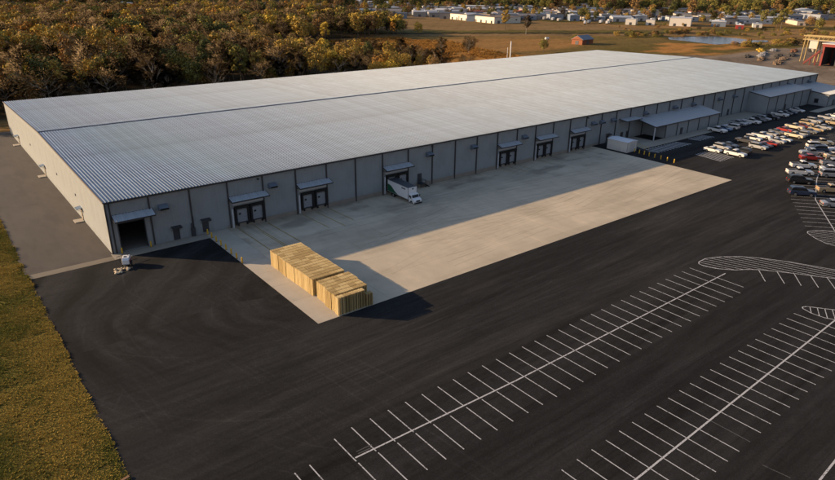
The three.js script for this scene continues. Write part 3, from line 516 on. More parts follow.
const CARS = {
  pickup: (() => { const body = prof([[-2.85, .45], ...arch(-1.75, .48, .45), ...arch(1.8, .48, .45), [2.8, .45], [2.85, .95], [2.6, 1.12], [1.25, 1.2], [-.75, 1.22], [-2.85, 1.2]], 1.95); return { body: body, cabin: prof([[-.85, 1.18], [1.15, 1.18], [.45, 1.78], [-.6, 1.82]], 1.66, .04), roof: prof([[-.66, 1.77], [.5, 1.74], [.3, 1.9], [-.5, 1.92]], 1.6, .04), extra: ['cargo_bed', merge([box(1.55, .06, 1.75, 0, 1.24, -1.85)]), plasticM], wz: [-1.75, 1.8], wr: .4, L: 2.85, hy: .85 }; })(),
  suv: { body: prof([[-2.45, .4], ...arch(-1.45, .45, .4), ...arch(1.5, .45, .4), [2.4, .4], [2.45, .85], [2.25, 1.02], [1.0, 1.12], [-2.4, 1.12]], 1.92), cabin: prof([[-2.38, 1.08], [1.05, 1.08], [.35, 1.66], [-2.1, 1.7]], 1.68, .04), roof: prof([[-2.2, 1.66], [.42, 1.62], [.15, 1.8], [-1.95, 1.82]], 1.62, .04), extra: ['roof_rack', merge([box(.04, .05, 1.7, -.66, 1.87, -.9), box(.04, .05, 1.7, .66, 1.87, -.9)]), plasticM], wz: [-1.45, 1.5], wr: .38, L: 2.45, hy: .78 },
  sedan: { body: prof([[-2.4, .32], ...arch(-1.4, .4, .32), ...arch(1.45, .4, .32), [2.35, .32], [2.4, .7], [2.1, .88], [1.0, .96], [-1.6, 1.0], [-2.38, .95]], 1.82), cabin: prof([[-1.75, .94], [1.1, .92], [.3, 1.38], [-1.0, 1.4]], 1.56, .04), roof: prof([[-1.06, 1.35], [.36, 1.33], [.1, 1.46], [-.8, 1.47]], 1.46, .04), extra: ['grille', merge([box(1.1, .2, .06, 0, .5, 2.42)]), plasticM], wz: [-1.4, 1.45], wr: .34, L: 2.4, hy: .66 },
};
for (const k in CARS) { const c = CARS[k]; c.wheel = wheelGeo(c.wr, .24); c.head = box(.36, .16, .08, 0, 0, 0); c.bump = merge([box(1.8, .2, .12, 0, .52, c.L + .04), box(1.8, .2, .12, 0, .52, -c.L - .04)]); c.mirror = merge([box(.2, .14, .1, 1.0, c.hy + .35, .85), box(.2, .14, .1, -1.0, c.hy + .35, .85)]); }
const PAINT = { white: [.72, .71, .68], silver: [.42, .43, .45], grey: [.16, .17, .18], black: [.015, .015, .018], 'dark blue': [.02, .035, .075], blue: [.05, .12, .26], red: [.34, .025, .02], cream: [.6, .52, .38], tan: [.4, .31, .19], 'dark grey': [.05, .052, .058], maroon: [.12, .015, .018] };
const paintM = {}; for (const k in PAINT) paintM[k] = new THREE.MeshPhysicalMaterial({ color: lin(...PAINT[k]), roughness: .4, metalness: k === 'silver' || k === 'grey' ? .5 : .1, clearcoat: .8, clearcoatRoughness: .12 });
function car(kind, colour, x, z, ang, label, group, s = 1) {
  const c = CARS[kind], g = thing(kind === 'pickup' ? 'pickup_truck' : kind === 'suv' ? 'sport_utility_car' : 'sedan_car', label, kind === 'pickup' ? 'pickup truck' : 'car', [x, .004, z], ang, group); g.scale.setScalar(s);
  const pm = paintM[colour];
  mesh('body', c.body, pm, g); mesh('cabin_glass', c.cabin, glassM, g); mesh('roof', c.roof, pm, g); mesh(c.extra[0], c.extra[1], c.extra[2], g); mesh('bumper', c.bump, kind === 'pickup' ? rimM : plasticM, g); mesh('mirror', c.mirror, pm, g);
  for (const wz of c.wz) for (const sx of [-1, 1]) { const w = mesh('wheel', c.wheel[0], tyreM, g); w.position.set(sx * .84, c.wr, wz); mesh('rim', c.wheel[1], rimM, w); }
  for (const sx of [-1, 1]) { mesh('headlight', c.head, lampM, g).position.set(sx * .66, c.hy, c.L + .02); mesh('tail_light', c.head, tailM, g).position.set(sx * .7, c.hy + .08, -c.L - .01); }
  return g;
}
{
  seed = 12;
  const rowLabel = (list, where, group, z, a, s) => list.forEach(([x, kind, col, zz], i) => car(kind, col, x, (zz ?? z) + rr(-.25, .25), a + rr(-.03, .03) + (rnd() < .25 ? Math.PI : 0), `${col} ${kind === 'suv' ? 'utility car' : kind === 'pickup' ? 'pickup truck' : 'sedan'}, ${ORD[i]} from the left ${where}`, group, s * rr(.98, 1.03)));
  rowLabel([[193.2, 'pickup', 'white'], [198.2, 'sedan', 'blue'], [202.6, 'suv', 'white'], [210.5, 'pickup', 'silver', 11.9], [214, 'sedan', 'silver', 12.2], [218, 'pickup', 'white'], [223.3, 'suv', 'dark grey'], [227.2, 'suv', 'silver'], [232.4, 'pickup', 'black'], [240.8, 'pickup', 'white'], [245.3, 'suv', 'dark grey'], [250, 'sedan', 'dark blue'], [256.4, 'sedan', 'white']], 'in the shaded row beside the annexes', 'cars parked beside the annexes', 13.4, 0, 1.06);
  rowLabel([[165.6, 'sedan', 'white'], [170.9, 'suv', 'silver'], [175.7, 'sedan', 'dark blue'], [185.6, 'pickup', 'dark grey'], [191, 'suv', 'white'], [196.9, 'pickup', 'white'], [202.8, 'sedan', 'silver'], [208.4, 'sedan', 'grey'], [214.2, 'sedan', 'red'], [221.5, 'pickup', 'cream'], [226.6, 'sedan', 'maroon'], [232.4, 'suv', 'tan'], [238.8, 'suv', 'silver'], [244, 'sedan', 'dark grey'], [249.5, 'pickup', 'silver'], [257, 'sedan', 'white']], 'on the far side of the double row', 'cars on the far side of the double row', 26.7, 0, 1.06);
  rowLabel([[166.2, 'pickup', 'white'], [170.7, 'suv', 'black'], [180.8, 'suv', 'silver'], [184.4, 'sedan', 'maroon'], [188.4, 'sedan', 'red'], [194.3, 'sedan', 'silver'], [198, 'sedan', 'white'], [207, 'pickup', 'cream'], [211.4, 'suv', 'silver'], [219, 'sedan', 'grey'], [224.7, 'sedan', 'tan'], [230.2, 'sedan', 'silver'], [241, 'pickup', 'tan'], [247, 'suv', 'white']], 'on the near side of the double row', 'cars on the near side of the double row', 33.1, 0, 1.06);
  const ang = Math.atan2(.665, .747);
  const lotC = (list, where, group) => list.forEach(([x, z, kind, col], i) => car(kind, col, x, z, ang + rr(-.03, .03) + (rnd() < .3 ? Math.PI : 0), `${col} ${kind === 'suv' ? 'utility car' : kind === 'pickup' ? 'pickup truck' : 'sedan'}, ${ORD[i]} from the end ${where}`, group, kind === 'pickup' ? 1.12 : 1.2));
  lotC([[142.2, 61.6, 'suv', 'dark blue'], [152.6, 56.9, 'suv', 'black'], [160.7, 53.5, 'pickup', 'white'], [168.6, 51.1, 'pickup', 'white'], [180.2, 48.6, 'sedan', 'red'], [186.2, 46.4, 'pickup', 'silver'], [191.6, 45.6, 'suv', 'dark blue'], [196.6, 43.8, 'suv', 'white'], [203.2, 42.8, 'pickup', 'cream']], 'on the left side of the angled lot', 'cars on the left side of the angled lot');
  lotC([[139.4, 70.0, 'sedan', 'silver'], [150.6, 65.0, 'pickup', 'tan'], [165.6, 59.6, 'suv', 'silver'], [171.6, 57.4, 'sedan', 'white'], [178.4, 55.2, 'pickup', 'silver'], [188.2, 52.2, 'sedan', 'cream'], [197, 50, 'pickup', 'white']], 'on the right side of the angled lot', 'cars on the right side of the angled lot');
}
{ // box truck at the third dock
  const t = thing('box_truck', 'white box truck with green swoosh backed into the third loading dock', 'truck', [63.35, DOCK_Y + .1, 0]); t.rotation.x = .018;
  const wp = new THREE.MeshPhysicalMaterial({ color: lin(.74, .74, .74), roughness: .4, clearcoat: .3 });
  const cargo = mesh('cargo_box', box(2.55, 2.75, 8.0, 0, 2.35, 4.5), wp, t);
  mesh('edge_rail', [box(2.6, .1, 8.04, 0, .98, 4.5), box(.08, .1, 8.04, -1.27, 3.74, 4.5), box(.08, .1, 8.04, 1.27, 3.74, 4.5), box(.1, 2.76, .08, -1.26, 2.35, 8.5), box(.1, 2.76, .08, 1.26, 2.35, 8.5)], rimM, cargo);
  mesh('roof_skin', box(2.46, .03, 7.9, 0, 3.745, 4.5), std(.06, .065, .075, .6), cargo);
  const sw = new THREE.Shape(); sw.moveTo(.55, 1.05); sw.lineTo(4.6, 1.05); sw.quadraticCurveTo(3.4, 1.5, 2.6, 2.1); sw.quadraticCurveTo(1.7, 2.75, .55, 2.75); sw.closePath();
  const sg = new THREE.ExtrudeGeometry(sw, { depth: .008, bevelEnabled: false }); sg.rotateY(-Math.PI / 2); sg.translate(-1.279, 0, 0); mesh('green_swoosh', sg, std(.012, .1, .045, .5), cargo);
  mesh('lettering', [0, 1, 2, 3, 4].map(i => box(.01, .34, .22, -1.282, 3.2, 6.1 + i * .3)), black, cargo);
  mesh('front_mark', box(.5, .3, .01, .1, 3.35, 8.506), std(.08, .09, .1, .5), cargo);
  mesh('cab', prof([[8.6, .55], [9.0, .5], ...arch(9.55, .5, .5), [10.6, .55], [10.65, 1.05], [10.45, 1.35], [9.75, 1.5], [9.35, 2.25], [8.6, 2.35]], 2.2, .06), wp, t);
  mesh('windscreen', box(1.86, .66, .05, 0, 1.9, 9.63, 0, -.49), glassM, t);
  for (const s of [-1, 1]) { mesh('side_window', box(.03, .5, .62, s * 1.09, 1.85, 9.0), glassM, t); mesh('headlight', box(.3, .22, .06, s * .82, .98, 10.68), lampM, t); mesh('mirror', [box(.08, .5, .22, s * 1.32, 1.8, 9.55), box(.24, .05, .05, s * 1.2, 1.95, 9.5)], plasticM, t); }
  mesh('grille', box(1.1, .36, .06, 0, 1.0, 10.68), plasticM, t); mesh('bumper', box(2.15, .26, .2, 0, .58, 10.72), plasticM, t);
  mesh('chassis', [box(.9, .25, 8.6, 0, .72, 4.8)], plasticM, t);
  const [wt, wm] = wheelGeo(.5, .3); for (const [x, z] of [[-.98, 9.55], [.98, 9.55], [-1.05, 2.7], [1.05, 2.7]]) { const w = mesh('wheel', wt, tyreM, t); w.position.set(x, .5 - .1, z); mesh('rim', wm, rimM, w); }
  mesh('mudflap', [box(.5, .6, .03, -1.02, .5, 2.05), box(.5, .6, .03, 1.02, .5, 2.05)], black, t);
}
{ // towable machine at the corner of the walk
  const t = thing('towable_generator', 'white and dark red towable generator on wheels near the warehouse corner', 'generator', [.75, 0, 6.7], -.45);
  mesh('frame', [box(1.2, .12, 2.1, 0, .55, 0), bar([0, .55, 1.0], [0, .5, 2.0], .06), bar([-.4, .55, .9], [0, .52, 1.8], .05), bar([.4, .55, .9], [0, .52, 1.8], .05), bar([0, 0, 1.9], [0, .55, 1.9], .05)], plasticM, t);
  mesh('hood', prof([[-.95, .62], [.9, .62], [.9, 1.3], [.6, 1.62], [-.6, 1.7], [-.95, 1.4]], 1.15, .08), std(.72, .72, .72, .4), t);
  mesh('side_panel', [box(1.2, .5, 1.3, 0, .92, -.1)], std(.2, .015, .015, .45), t);
  mesh('exhaust', [cyl(.05, .05, .5, 8, .25, 1.85, -.4), box(.4, .12, .4, -.15, 1.72, .1)], plasticM, t);
  const [wt, wm] = wheelGeo(.33, .2); for (const s of [-1, 1]) { const w = mesh('wheel', wt, tyreM, t); w.position.set(s * .72, .33, -.1); mesh('rim', wm, rimM, w); mesh('fender', box(.26, .05, .8, s * .72, .72, -.1), plasticM, t); }
  const b = thing('steel_barrier', 'thin steel barrier rail standing behind the towable generator', 'barrier', [.9, .0, 4.1], .2);
  mesh('rail', [bar([-1.2, 1.05, 0], [1.2, 1.05, 0], .04), bar([-1.2, .35, 0], [1.2, .35, 0], .03)], darkMetal, b); for (let k = 0; k < 7; k++) mesh('upright', bar([-1.2 + k * .4, 0, 0], [-1.2 + k * .4, 1.05, 0], .025), darkMetal, b); for (const x of [-1, 1]) mesh('foot', box(.08, .05, .7, x, .03, 0), darkMetal, b);
  seed = 8; const L = []; for (let k = 0; k < 26; k++) { const s = rr(.12, .34), g = new THREE.IcosahedronGeometry(s, 0); g.scale(1, .6, 1.2); g.rotateY(rr(0, 6)); g.translate(rr(-1.5, 1.2) - .3, s * .4, rr(7.4, 9.3)); L.push(g); }
  const r = mesh('rubble', L, std(.5, .41, .28, .9)); r.userData.kind = 'stuff'; tag(r, 'pale broken rubble scattered beside the towable generator', 'rubble'); scene.add(r);
}

// ------------------------------------------------------------------ lawn
{
  seed = 44;
  const N = 120000, tuft = []; for (let k = 0; k < 6; k++) { const a = k * 1.05 + .3, h = .16 + .12 * ((k * 37 % 10) / 10), lx = .13 * Math.cos(a), lz = .13 * Math.sin(a); const g = new THREE.BufferGeometry(); g.setAttribute('position', new THREE.Float32BufferAttribute([-.05 * Math.sin(a), 0, .05 * Math.cos(a), .05 * Math.sin(a), 0, -.05 * Math.cos(a), lx, h, lz], 3)); g.setAttribute('uv', new THREE.Float32BufferAttribute([0, 0, 1, 0, .5, 1], 2)); g.computeVertexNormals(); tuft.push(g); }
  const im = new THREE.InstancedMesh(merge(tuft), new THREE.MeshPhysicalMaterial({ color: 0xffffff, roughness: 1, specularIntensity: .1, side: THREE.DoubleSide }), N);
  im.name = 'lawn_grass'; im.userData.kind = 'stuff'; tag(im, 'rough ochre and green grass along the left edge of the asphalt', 'grass');
  const m = new THREE.Matrix4(), q = new THREE.Quaternion(), c = new THREE.Color(), Y = new THREE.Vector3(0, 1, 0); let n = 0;
  while (n < N) {
    const z = -70 + 140 * Math.pow(rnd(), .75), xm = -14.15 - Math.max(3, 3 + (z + 75) * .13 + (z < 0 ? 3 : 0)), x = rr(xm, -14.05 + .35 * fbm(z * .6, 2, 3));
    const p = fbm(x * .16, z * .1, 4), p2 = fbm(x * .5 + 9, z * .5, 3), track = Math.abs(x + 18.6 + .4 * Math.sin(z * .1)) < .35 || Math.abs(x + 20.6 + .4 * Math.sin(z * .1)) < .35;
    if (p2 < .33 && rnd() < .5) continue; if (track && rnd() < .45) continue;
    const s = rr(.5, 1.25) * (.55 + .9 * p2);
    m.compose(new THREE.Vector3(x, -.08, z), q.setFromAxisAngle(Y, .75 + rr(-.5, .5)), new THREE.Vector3(s, s * (.8 + .5 * p2), s * 2.1)); im.setMatrixAt(n, m);
    const t = sm(.38, .64, p + .25 * (rnd() - .5)); c.setRGB(.21 + .22 * t, .18 + .12 * t, .036 + .034 * t); im.setColorAt(n, c); n++;
  }
  im.castShadow = im.receiveShadow = true; scene.add(im);
  const w = tag(mesh('timber_beam', [box(3.6, .2, .3, -15.6, .1, 61.0, .25)], std(.22, .12, .06, .85)), 'short reddish timber beam lying in grass at the bottom left', 'beam'); scene.add(w);
}

// ------------------------------------------------------------------ trees
const leafMat = new THREE.MeshPhysicalMaterial({ vertexColors: true, color: lin(1.16, 1.16, 1.08), roughness: 1, specularIntensity: .2, side: THREE.DoubleSide });
const barkMat = std(.14, .115, .09, .95), paleBark = std(.34, .3, .25, .95);
const TONES = { ochre: [[.36, .245, .06], [.28, .2, .065], [.42, .27, .06]], orange: [[.44, .215, .045], [.37, .175, .045], [.33, .19, .05]], olive: [[.185, .165, .045], [.23, .19, .06], [.14, .13, .04]], rust: [[.28, .17, .075], [.22, .15, .075], [.33, .185, .065]], bare: [[.25, .195, .14], [.32, .25, .18], [.2, .155, .11]], dark: [[.07, .08, .03], [.09, .095, .036], [.11, .105, .042]], gold: [[.52, .36, .055], [.43, .3, .055], [.34, .26, .06]] };
function treeGeo(kind, nLeaf, h, w, leaf) {
  const bare = kind === 'bare', P = [], C = [], N = [], tr = [], tone = TONES[kind];
  const th = h * rr(.3, .42), lean = [rr(-.5, .5), rr(-.5, .5)];
  const top = [lean[0], h * .62, lean[1]];
  tr.push(bar([0, -.4, 0], [lean[0] * .5, th, lean[1] * .5], .26 + h * .006, 6, .2), bar([lean[0] * .5, th, lean[1] * .5], top, .2, 5, .07));
  const clumps = [], nb = bare ? 11 : 13;
  for (let k = 0; k < nb; k++) {
    const a = k * 2.4 + rr(-.4, .4), t = (k + .5) / nb, yy = th * .8 + (h - th * .8) * (.12 + .8 * t), rad = w * Math.sqrt(Math.max(.1, 1 - Math.pow((t - .42) / .66, 2))) * rr(.45, .8);
    const e = [rad * Math.cos(a) + lean[0], yy, rad * Math.sin(a) + lean[1]], s0 = [lean[0] * .7, th * rr(.75, 1.0) + (yy - th) * .3 * t + (t > .5 ? h * .14 : 0), lean[1] * .7];
    tr.push(bar(s0, e, (bare ? .2 : .15) + .06 * (1 - t), 4, .05)); clumps.push([...e, w * rr(.3, .52)]);
    for (let b = 0; b < (bare ? 5 : 2); b++) { const e2 = [e[0] + rr(-1, 1) * w * .42, e[1] + rr(-.1, 1) * w * .4, e[2] + rr(-1, 1) * w * .42], f = rr(.4, .9), m = [s0[0] + (e[0] - s0[0]) * f, s0[1] + (e[1] - s0[1]) * f, s0[2] + (e[2] - s0[2]) * f]; tr.push(bar(m, e2, bare ? .09 : .05, 3, .02)); if (bare) clumps.push([...e2, w * .28]); }
  }
  const v = new THREE.Vector3(), a = new THREE.Vector3(), b = new THREE.Vector3(), n = new THREE.Vector3();
  for (let k = 0; k < nLeaf; k++) {
    const c = clumps[Math.floor(rnd() * clumps.length)]; do { v.set(rr(-1, 1), rr(-1, 1), rr(-1, 1)); } while (v.lengthSq() > 1 || v.lengthSq() < (bare ? .1 : .4));
    v.multiplyScalar(c[3]); v.y *= .75; v.add(new THREE.Vector3(c[0], c[1], c[2]));
    const t = pick(tone), q = rr(.75, 1.25);
    if (bare) { // twig sliver, growing up and outwards
      a.set(v.x - lean[0] + rr(-1.4, 1.4), rr(.3, 2.2) , v.z - lean[1] + rr(-1.4, 1.4)).normalize().multiplyScalar(rr(.7, 1.5)); b.set(rr(-1, 1), rr(-.3, .3), rr(-1, 1)).normalize().multiplyScalar(leaf * .22);
      n.crossVectors(a, b).normalize(); for (const s of [[-.5, -1], [-.5, 1], [.5, 0]]) { P.push(v.x + a.x * s[0] + b.x * s[1], v.y + a.y * s[0] + b.y * s[1], v.z + a.z * s[0] + b.z * s[1]); N.push(n.x, n.y, n.z); C.push(t[0] * q, t[1] * q, t[2] * q); }
    } else {
      n.set(v.x - c[0], (v.y - c[1]) * 1.3 + .25 * c[3], v.z - c[2]).normalize().multiplyScalar(1.25).add(a.set(rr(-1, 1), rr(-1, 1), rr(-1, 1))).normalize(); b.set(rr(-1, 1), rr(-1, 1), rr(-1, 1)); a.crossVectors(n, b).normalize(); b.crossVectors(n, a).normalize(); const s = leaf * rr(.55, 1.15); a.multiplyScalar(s * .5); b.multiplyScalar(s * .42);
      for (const [i, j] of [[-1, -1], [1, -.6], [.8, 1], [-1, -1], [.8, 1], [-.7, .8]]) { P.push(v.x + a.x * i + b.x * j, v.y + a.y * i + b.y * j, v.z + a.z * i + b.z * j); N.push(n.x, n.y, n.z); C.push(t[0] * q, t[1] * q, t[2] * q); }
    }
  }
  const g = new THREE.BufferGeometry(); g.setAttribute('position', new THREE.Float32BufferAttribute(P, 3)); g.setAttribute('normal', new THREE.Float32BufferAttribute(N, 3)); g.setAttribute('color', new THREE.Float32BufferAttribute(C, 3)); g.setAttribute('uv', new THREE.Float32BufferAttribute(new Float32Array(P.length / 3 * 2), 2));
  return { crown: g, trunk: merge(tr), kind };
}
seed = 2024;
const near = {}, far = {};
for (const k of Object.keys(TONES)) {
  near[k] = [[19, 4.4], [16, 6.6], [14.5, 7.4]].map(([h, w]) => treeGeo(k, k === 'bare' ? 3100 : 1750, h * rr(.94, 1.06), w * rr(.94, 1.06), .7));
  far[k] = [treeGeo(k, k === 'bare' ? 1700 : 800, 16, 5.8, 1.0)];
}
const DESC = { ochre: 'ochre tree', orange: 'orange tree', olive: 'olive green tree', rust: 'rusty brown tree', bare: 'bare twiggy tree', dark: 'dark evergreen tree', gold: 'golden tree' };
function tree(kind, x, z, s, label, group, y = -.05, name = 'autumn_tree', sy = s) {
  const p = pick(near[kind]), t = thing(name, label, name === 'shrub' ? 'shrub' : 'tree', [x, y, z], rr(0, 6.28), group); t.scale.set(s, sy, s);
  mesh('trunk', p.trunk, kind === 'bare' && rnd() < .6 ? paleBark : barkMat, t); mesh('crown', p.crown, leafMat, t); return t;
}
{
  seed = 303;
  const cand = [];
  const kindAt = (x, z) => { const n = fbm(x * .022, z * .022, 3), q = rnd(); if (q < .42) return 'bare'; if (n < .42) return q < .7 ? 'olive' : q < .82 ? 'dark' : q < .94 ? 'ochre' : 'gold'; if (n < .56) return q < .66 ? 'ochre' : q < .8 ? 'olive' : q < .93 ? 'rust' : 'gold'; return q < .54 ? 'rust' : q < .64 ? 'orange' : q < .84 ? 'ochre' : q < .93 ? 'gold' : 'olive'; };
  for (const [P, st] of [[WOOD_A, 10.2], [WOOD_B, 10.6]]) for (let z = -900; z < -140; z += st) for (let x = -200; x < 440; x += st) { const px = x + rr(-.45, .45) * st, pz = z + rr(-.45, .45) * st; if (inPoly(px, pz, P)) { if (px < -22 + (118 - pz) * -.02 - 60 || (pz > -157 && px < 150)) continue; const q = kindAt(px, pz); cand.push([px, pz, q, Math.hypot(px + 22, pz - 118)]); } }
  cand.sort((a, b) => a[3] - b[3]);
  const vis = cand.filter(c => { const ang = Math.atan2(c[0] + 22, 118 - c[1]); return ang > .02 && ang < 1.3; });
  const indiv = new Set(vis.slice(0, 270)), rest = {};
  for (const c of cand) {
    const [x, z, k, d] = c, s = rr(.62, 1.3) * (x > 150 && z > -320 ? .66 : 1);
    if (indiv.has(c)) tree(k, x, z, s, `${DESC[k]} ${z > -165 ? 'in front rank of' : 'deeper in'} wood ${x < 20 ? 'beyond left roof corner' : x < 90 ? 'behind left part of roof' : x < 160 ? 'behind middle of roof' : 'next to orange meadow'}`, 'trees of the wood');
    else (rest[k] ??= []).push([x, z, s]);
  }
  [[4, -153, .8], [17, -150, 1], [38, -154, .9], [55, -150, 1.1], [62, -156, .75], [81, -152, .95], [104, -155, .8], [121, -150, .9], [143, -153, .85], [172, -160, .8]].forEach(([x, z, s], i) => {
    const t = tree('bare', x, z, s, `pale trunked bare tree at the wood edge behind the roof, ${ORD[i]} from the left`, 'trees of the wood'); t.children[0].material = paleBark;
  });
  const wood = new THREE.Group(); wood.name = 'autumn_wood'; wood.userData.kind = 'stuff'; tag(wood, 'mixed autumn wood reaching into the distance behind the warehouse', 'wood'); scene.add(wood);
  const put = (parent, k, list, y = () => -.05) => {
    const p = far[k][0], m = new THREE.Matrix4(), q = new THREE.Quaternion(), Y = new THREE.Vector3(0, 1, 0);
    for (const [nm, g, mat] of [['crown', p.crown, leafMat], ['trunk', p.trunk, barkMat]]) {
      const im = new THREE.InstancedMesh(g, mat, list.length); im.name = nm; im.castShadow = im.receiveShadow = true; im.userData.kind = 'stuff';
      list.forEach(([x, z, s, a = (x * 7.3) % 6.28, sy = s], i) => { im.setMatrixAt(i, m.compose(new THREE.Vector3(x, y(x, z), z), q.setFromAxisAngle(Y, a), new THREE.Vector3(s, sy, s))); }); parent.add(im);
    }
  };
  for (const k in rest) put(wood, k, rest[k]);
  // far tree belts on the rising ground
  const hill = (x, z) => { const d = Math.hypot(x + 22, z - 118); return (d > 1450 ? (d - 1450) * .03 + 10 * (fbm(x * .003, z * .003, 3) - .4) * sm(1450, 1700, d) : 0) - .4; };
  const belt = {}; seed = 606;
  for (let k = 0; k < 6500; k++) {
    const a = rr(-.05, 1.42), d = 1180 + 1000 * Math.pow(rnd(), .8), x = -22 + Math.sin(a) * d, z = 118 - Math.cos(a) * d;
    if (fbm(x * .006, z * .006, 3) < (d < 1450 ? .56 : .3)) continue;
    (belt[rnd() < .4 ? 'dark' : rnd() < .5 ? 'olive' : rnd() < .5 ? 'bare' : 'rust'] ??= []).push([x, z, rr(.9, 1.6)]);
  }
  const fb = new THREE.Group(); fb.name = 'distant_tree_belt'; fb.userData.kind = 'stuff'; tag(fb, 'dark tree belt on rising ground beyond the town', 'trees'); scene.add(fb);
  for (const k in belt) put(fb, k, belt[k], hill);
  // scattered town trees
  const tt = {}; seed = 808;
  for (let k = 0; k < 1800; k++) { const a = rr(.02, 1.32), d = rr(720, 1480), x = -22 + Math.sin(a) * d, z = 118 - Math.cos(a) * d; if (inPoly(x, z, WOOD_B) || z > (x < 560 ? -600 : x < 690 ? -500 : x < 800 ? -415 : -300)) continue; (tt[pick(['olive', 'dark', 'bare', 'ochre', 'rust'])] ??= []).push([x, z, rr(.3, .9)]); }
  const tg = new THREE.Group(); tg.name = 'town_trees'; tg.userData.kind = 'stuff'; tag(tg, 'small trees scattered among the distant buildings', 'trees'); scene.add(tg);
  for (const k in tt) put(tg, k, tt[k]);
}
{ // trees and shrubs standing in the open field
  seed = 515;
  tree('ochre', 483, -372, 1.05, 'broad ochre tree standing alone before the long white building', 'lone field trees'); tree('bare', 461, -322, .95, 'bare tree standing alone left of the orange barn', 'lone field trees');
  tree('olive', 346, -199, .62, 'round olive bush just beyond the roof edge', 'lone field trees', -.3, 'shrub'); tree('bare', 297, -226, .72, 'small bare tree in orange meadow left of the white pole', 'lone field trees'); tree('bare', 286, -214, .6, 'smallest bare tree in the orange meadow', 'lone field trees'); tree('bare', 246, -196, .8, 'dark twiggy tree at the edge of the orange meadow', 'lone field trees');
  tree('gold', 250, -345, .9, 'golden tree at the right end of the far wood', 'lone field trees');
  tree('orange', 330, -362, .7, 'orange tree before the dark end of the far wood', 'lone field trees'); tree('gold', 362, -366, .7, 'pale golden shrub right of the far wood end', 'lone field trees', -.3, 'shrub');
  tree('olive', 436, -243, .42, 'low green shrub left of the orange barn', 'lone field trees', -.3, 'shrub');
  for (let k = 0; k < 110; k++) { let x, z, kd = pick(['ochre', 'olive', 'rust', 'olive', 'bare']); if (k < 45) { x = rr(520, 650); z = -258 + (x - 520) * .32 + rr(-16, 16); } else if (k < 80) { x = rr(520, 610); z = -136 + rr(-10, 12) + (x - 535) * .1; } else { x = rr(620, 760); z = rr(-225, -130); }
    if (inPoly(x, z, POND)) continue; const s = rr(.3, .6); tree(kd, x, z, s, k < 45 ? 'low scrub bush along the far bank behind the pond' : k < 80 ? 'dense olive bush on the near right bank of the pond' : 'low scrub bush in the field right of the pond', 'scrub bushes round the pond', -1.2, 'shrub', s * .6); }
  for (let k = 0; k < 26; k++) { const x = rr(560, 860), z = rr(-330, -170) ; if (inPoly(x, z, POND)) continue; const s = rr(.2, .42); tree(pick(['olive', 'rust', 'bare', 'ochre']), x, z, s, 'low scrub bush in the rough field beyond the pond', 'scrub bushes beyond the pond', -.6, 'shrub', s * .8); }
  for (let k = 0; k < 16; k++) { const a = 1.14 + k * .018 + rr(-.01, .01), d = rr(830, 930), s = rr(.8, 1.15); tree(pick(['gold', 'rust', 'ochre', 'olive']), -22 + Math.sin(a) * d, 118 - Math.cos(a) * d, s, 'autumn tree in the row before the far hill at right', 'trees before the far hill'); }
  // meadow tufts
  const N = 9000, tg = []; for (let k = 0; k < 7; k++) { const a = k * .9, h = .9 + .5 * ((k * 7 % 5) / 5); const g = new THREE.BufferGeometry(); g.setAttribute('position', new THREE.Float32BufferAttribute([-.22 * Math.sin(a), 0, .22 * Math.cos(a), .22 * Math.sin(a), 0, -.22 * Math.cos(a), .5 * Math.cos(a), h, .5 * Math.sin(a)], 3)); g.setAttribute('uv', new THREE.Float32BufferAttribute([0, 0, 1, 0, .5, 1], 2)); g.computeVertexNormals(); tg.push(g); }
  const im = new THREE.InstancedMesh(merge(tg), new THREE.MeshPhysicalMaterial({ roughness: 1, specularIntensity: .1, side: THREE.DoubleSide }), N), m = new THREE.Matrix4(), q = new THREE.Quaternion(), Y = new THREE.Vector3(0, 1, 0), c = new THREE.Color(); let n = 0;
  while (n < N) { const x = rr(196, 346), z = rr(-360, -150); if (!inPoly(x, z, MEADOW) || fbm(x * .08, z * .08, 3) < .4) continue; const s = rr(.6, 1.5), t = rnd(); im.setMatrixAt(n, m.compose(new THREE.Vector3(x, -.1, z), q.setFromAxisAngle(Y, rr(0, 6.28)), new THREE.Vector3(s, s, s))); im.setColorAt(n, c.setRGB(.26 + .2 * t, .14 + .11 * t, .04 + .03 * t)); n++; }
  im.name = 'meadow_grass'; im.userData.kind = 'stuff'; tag(im, 'tall orange dry grass of the meadow beyond the roof', 'grass'); im.castShadow = im.receiveShadow = true; scene.add(im);
}

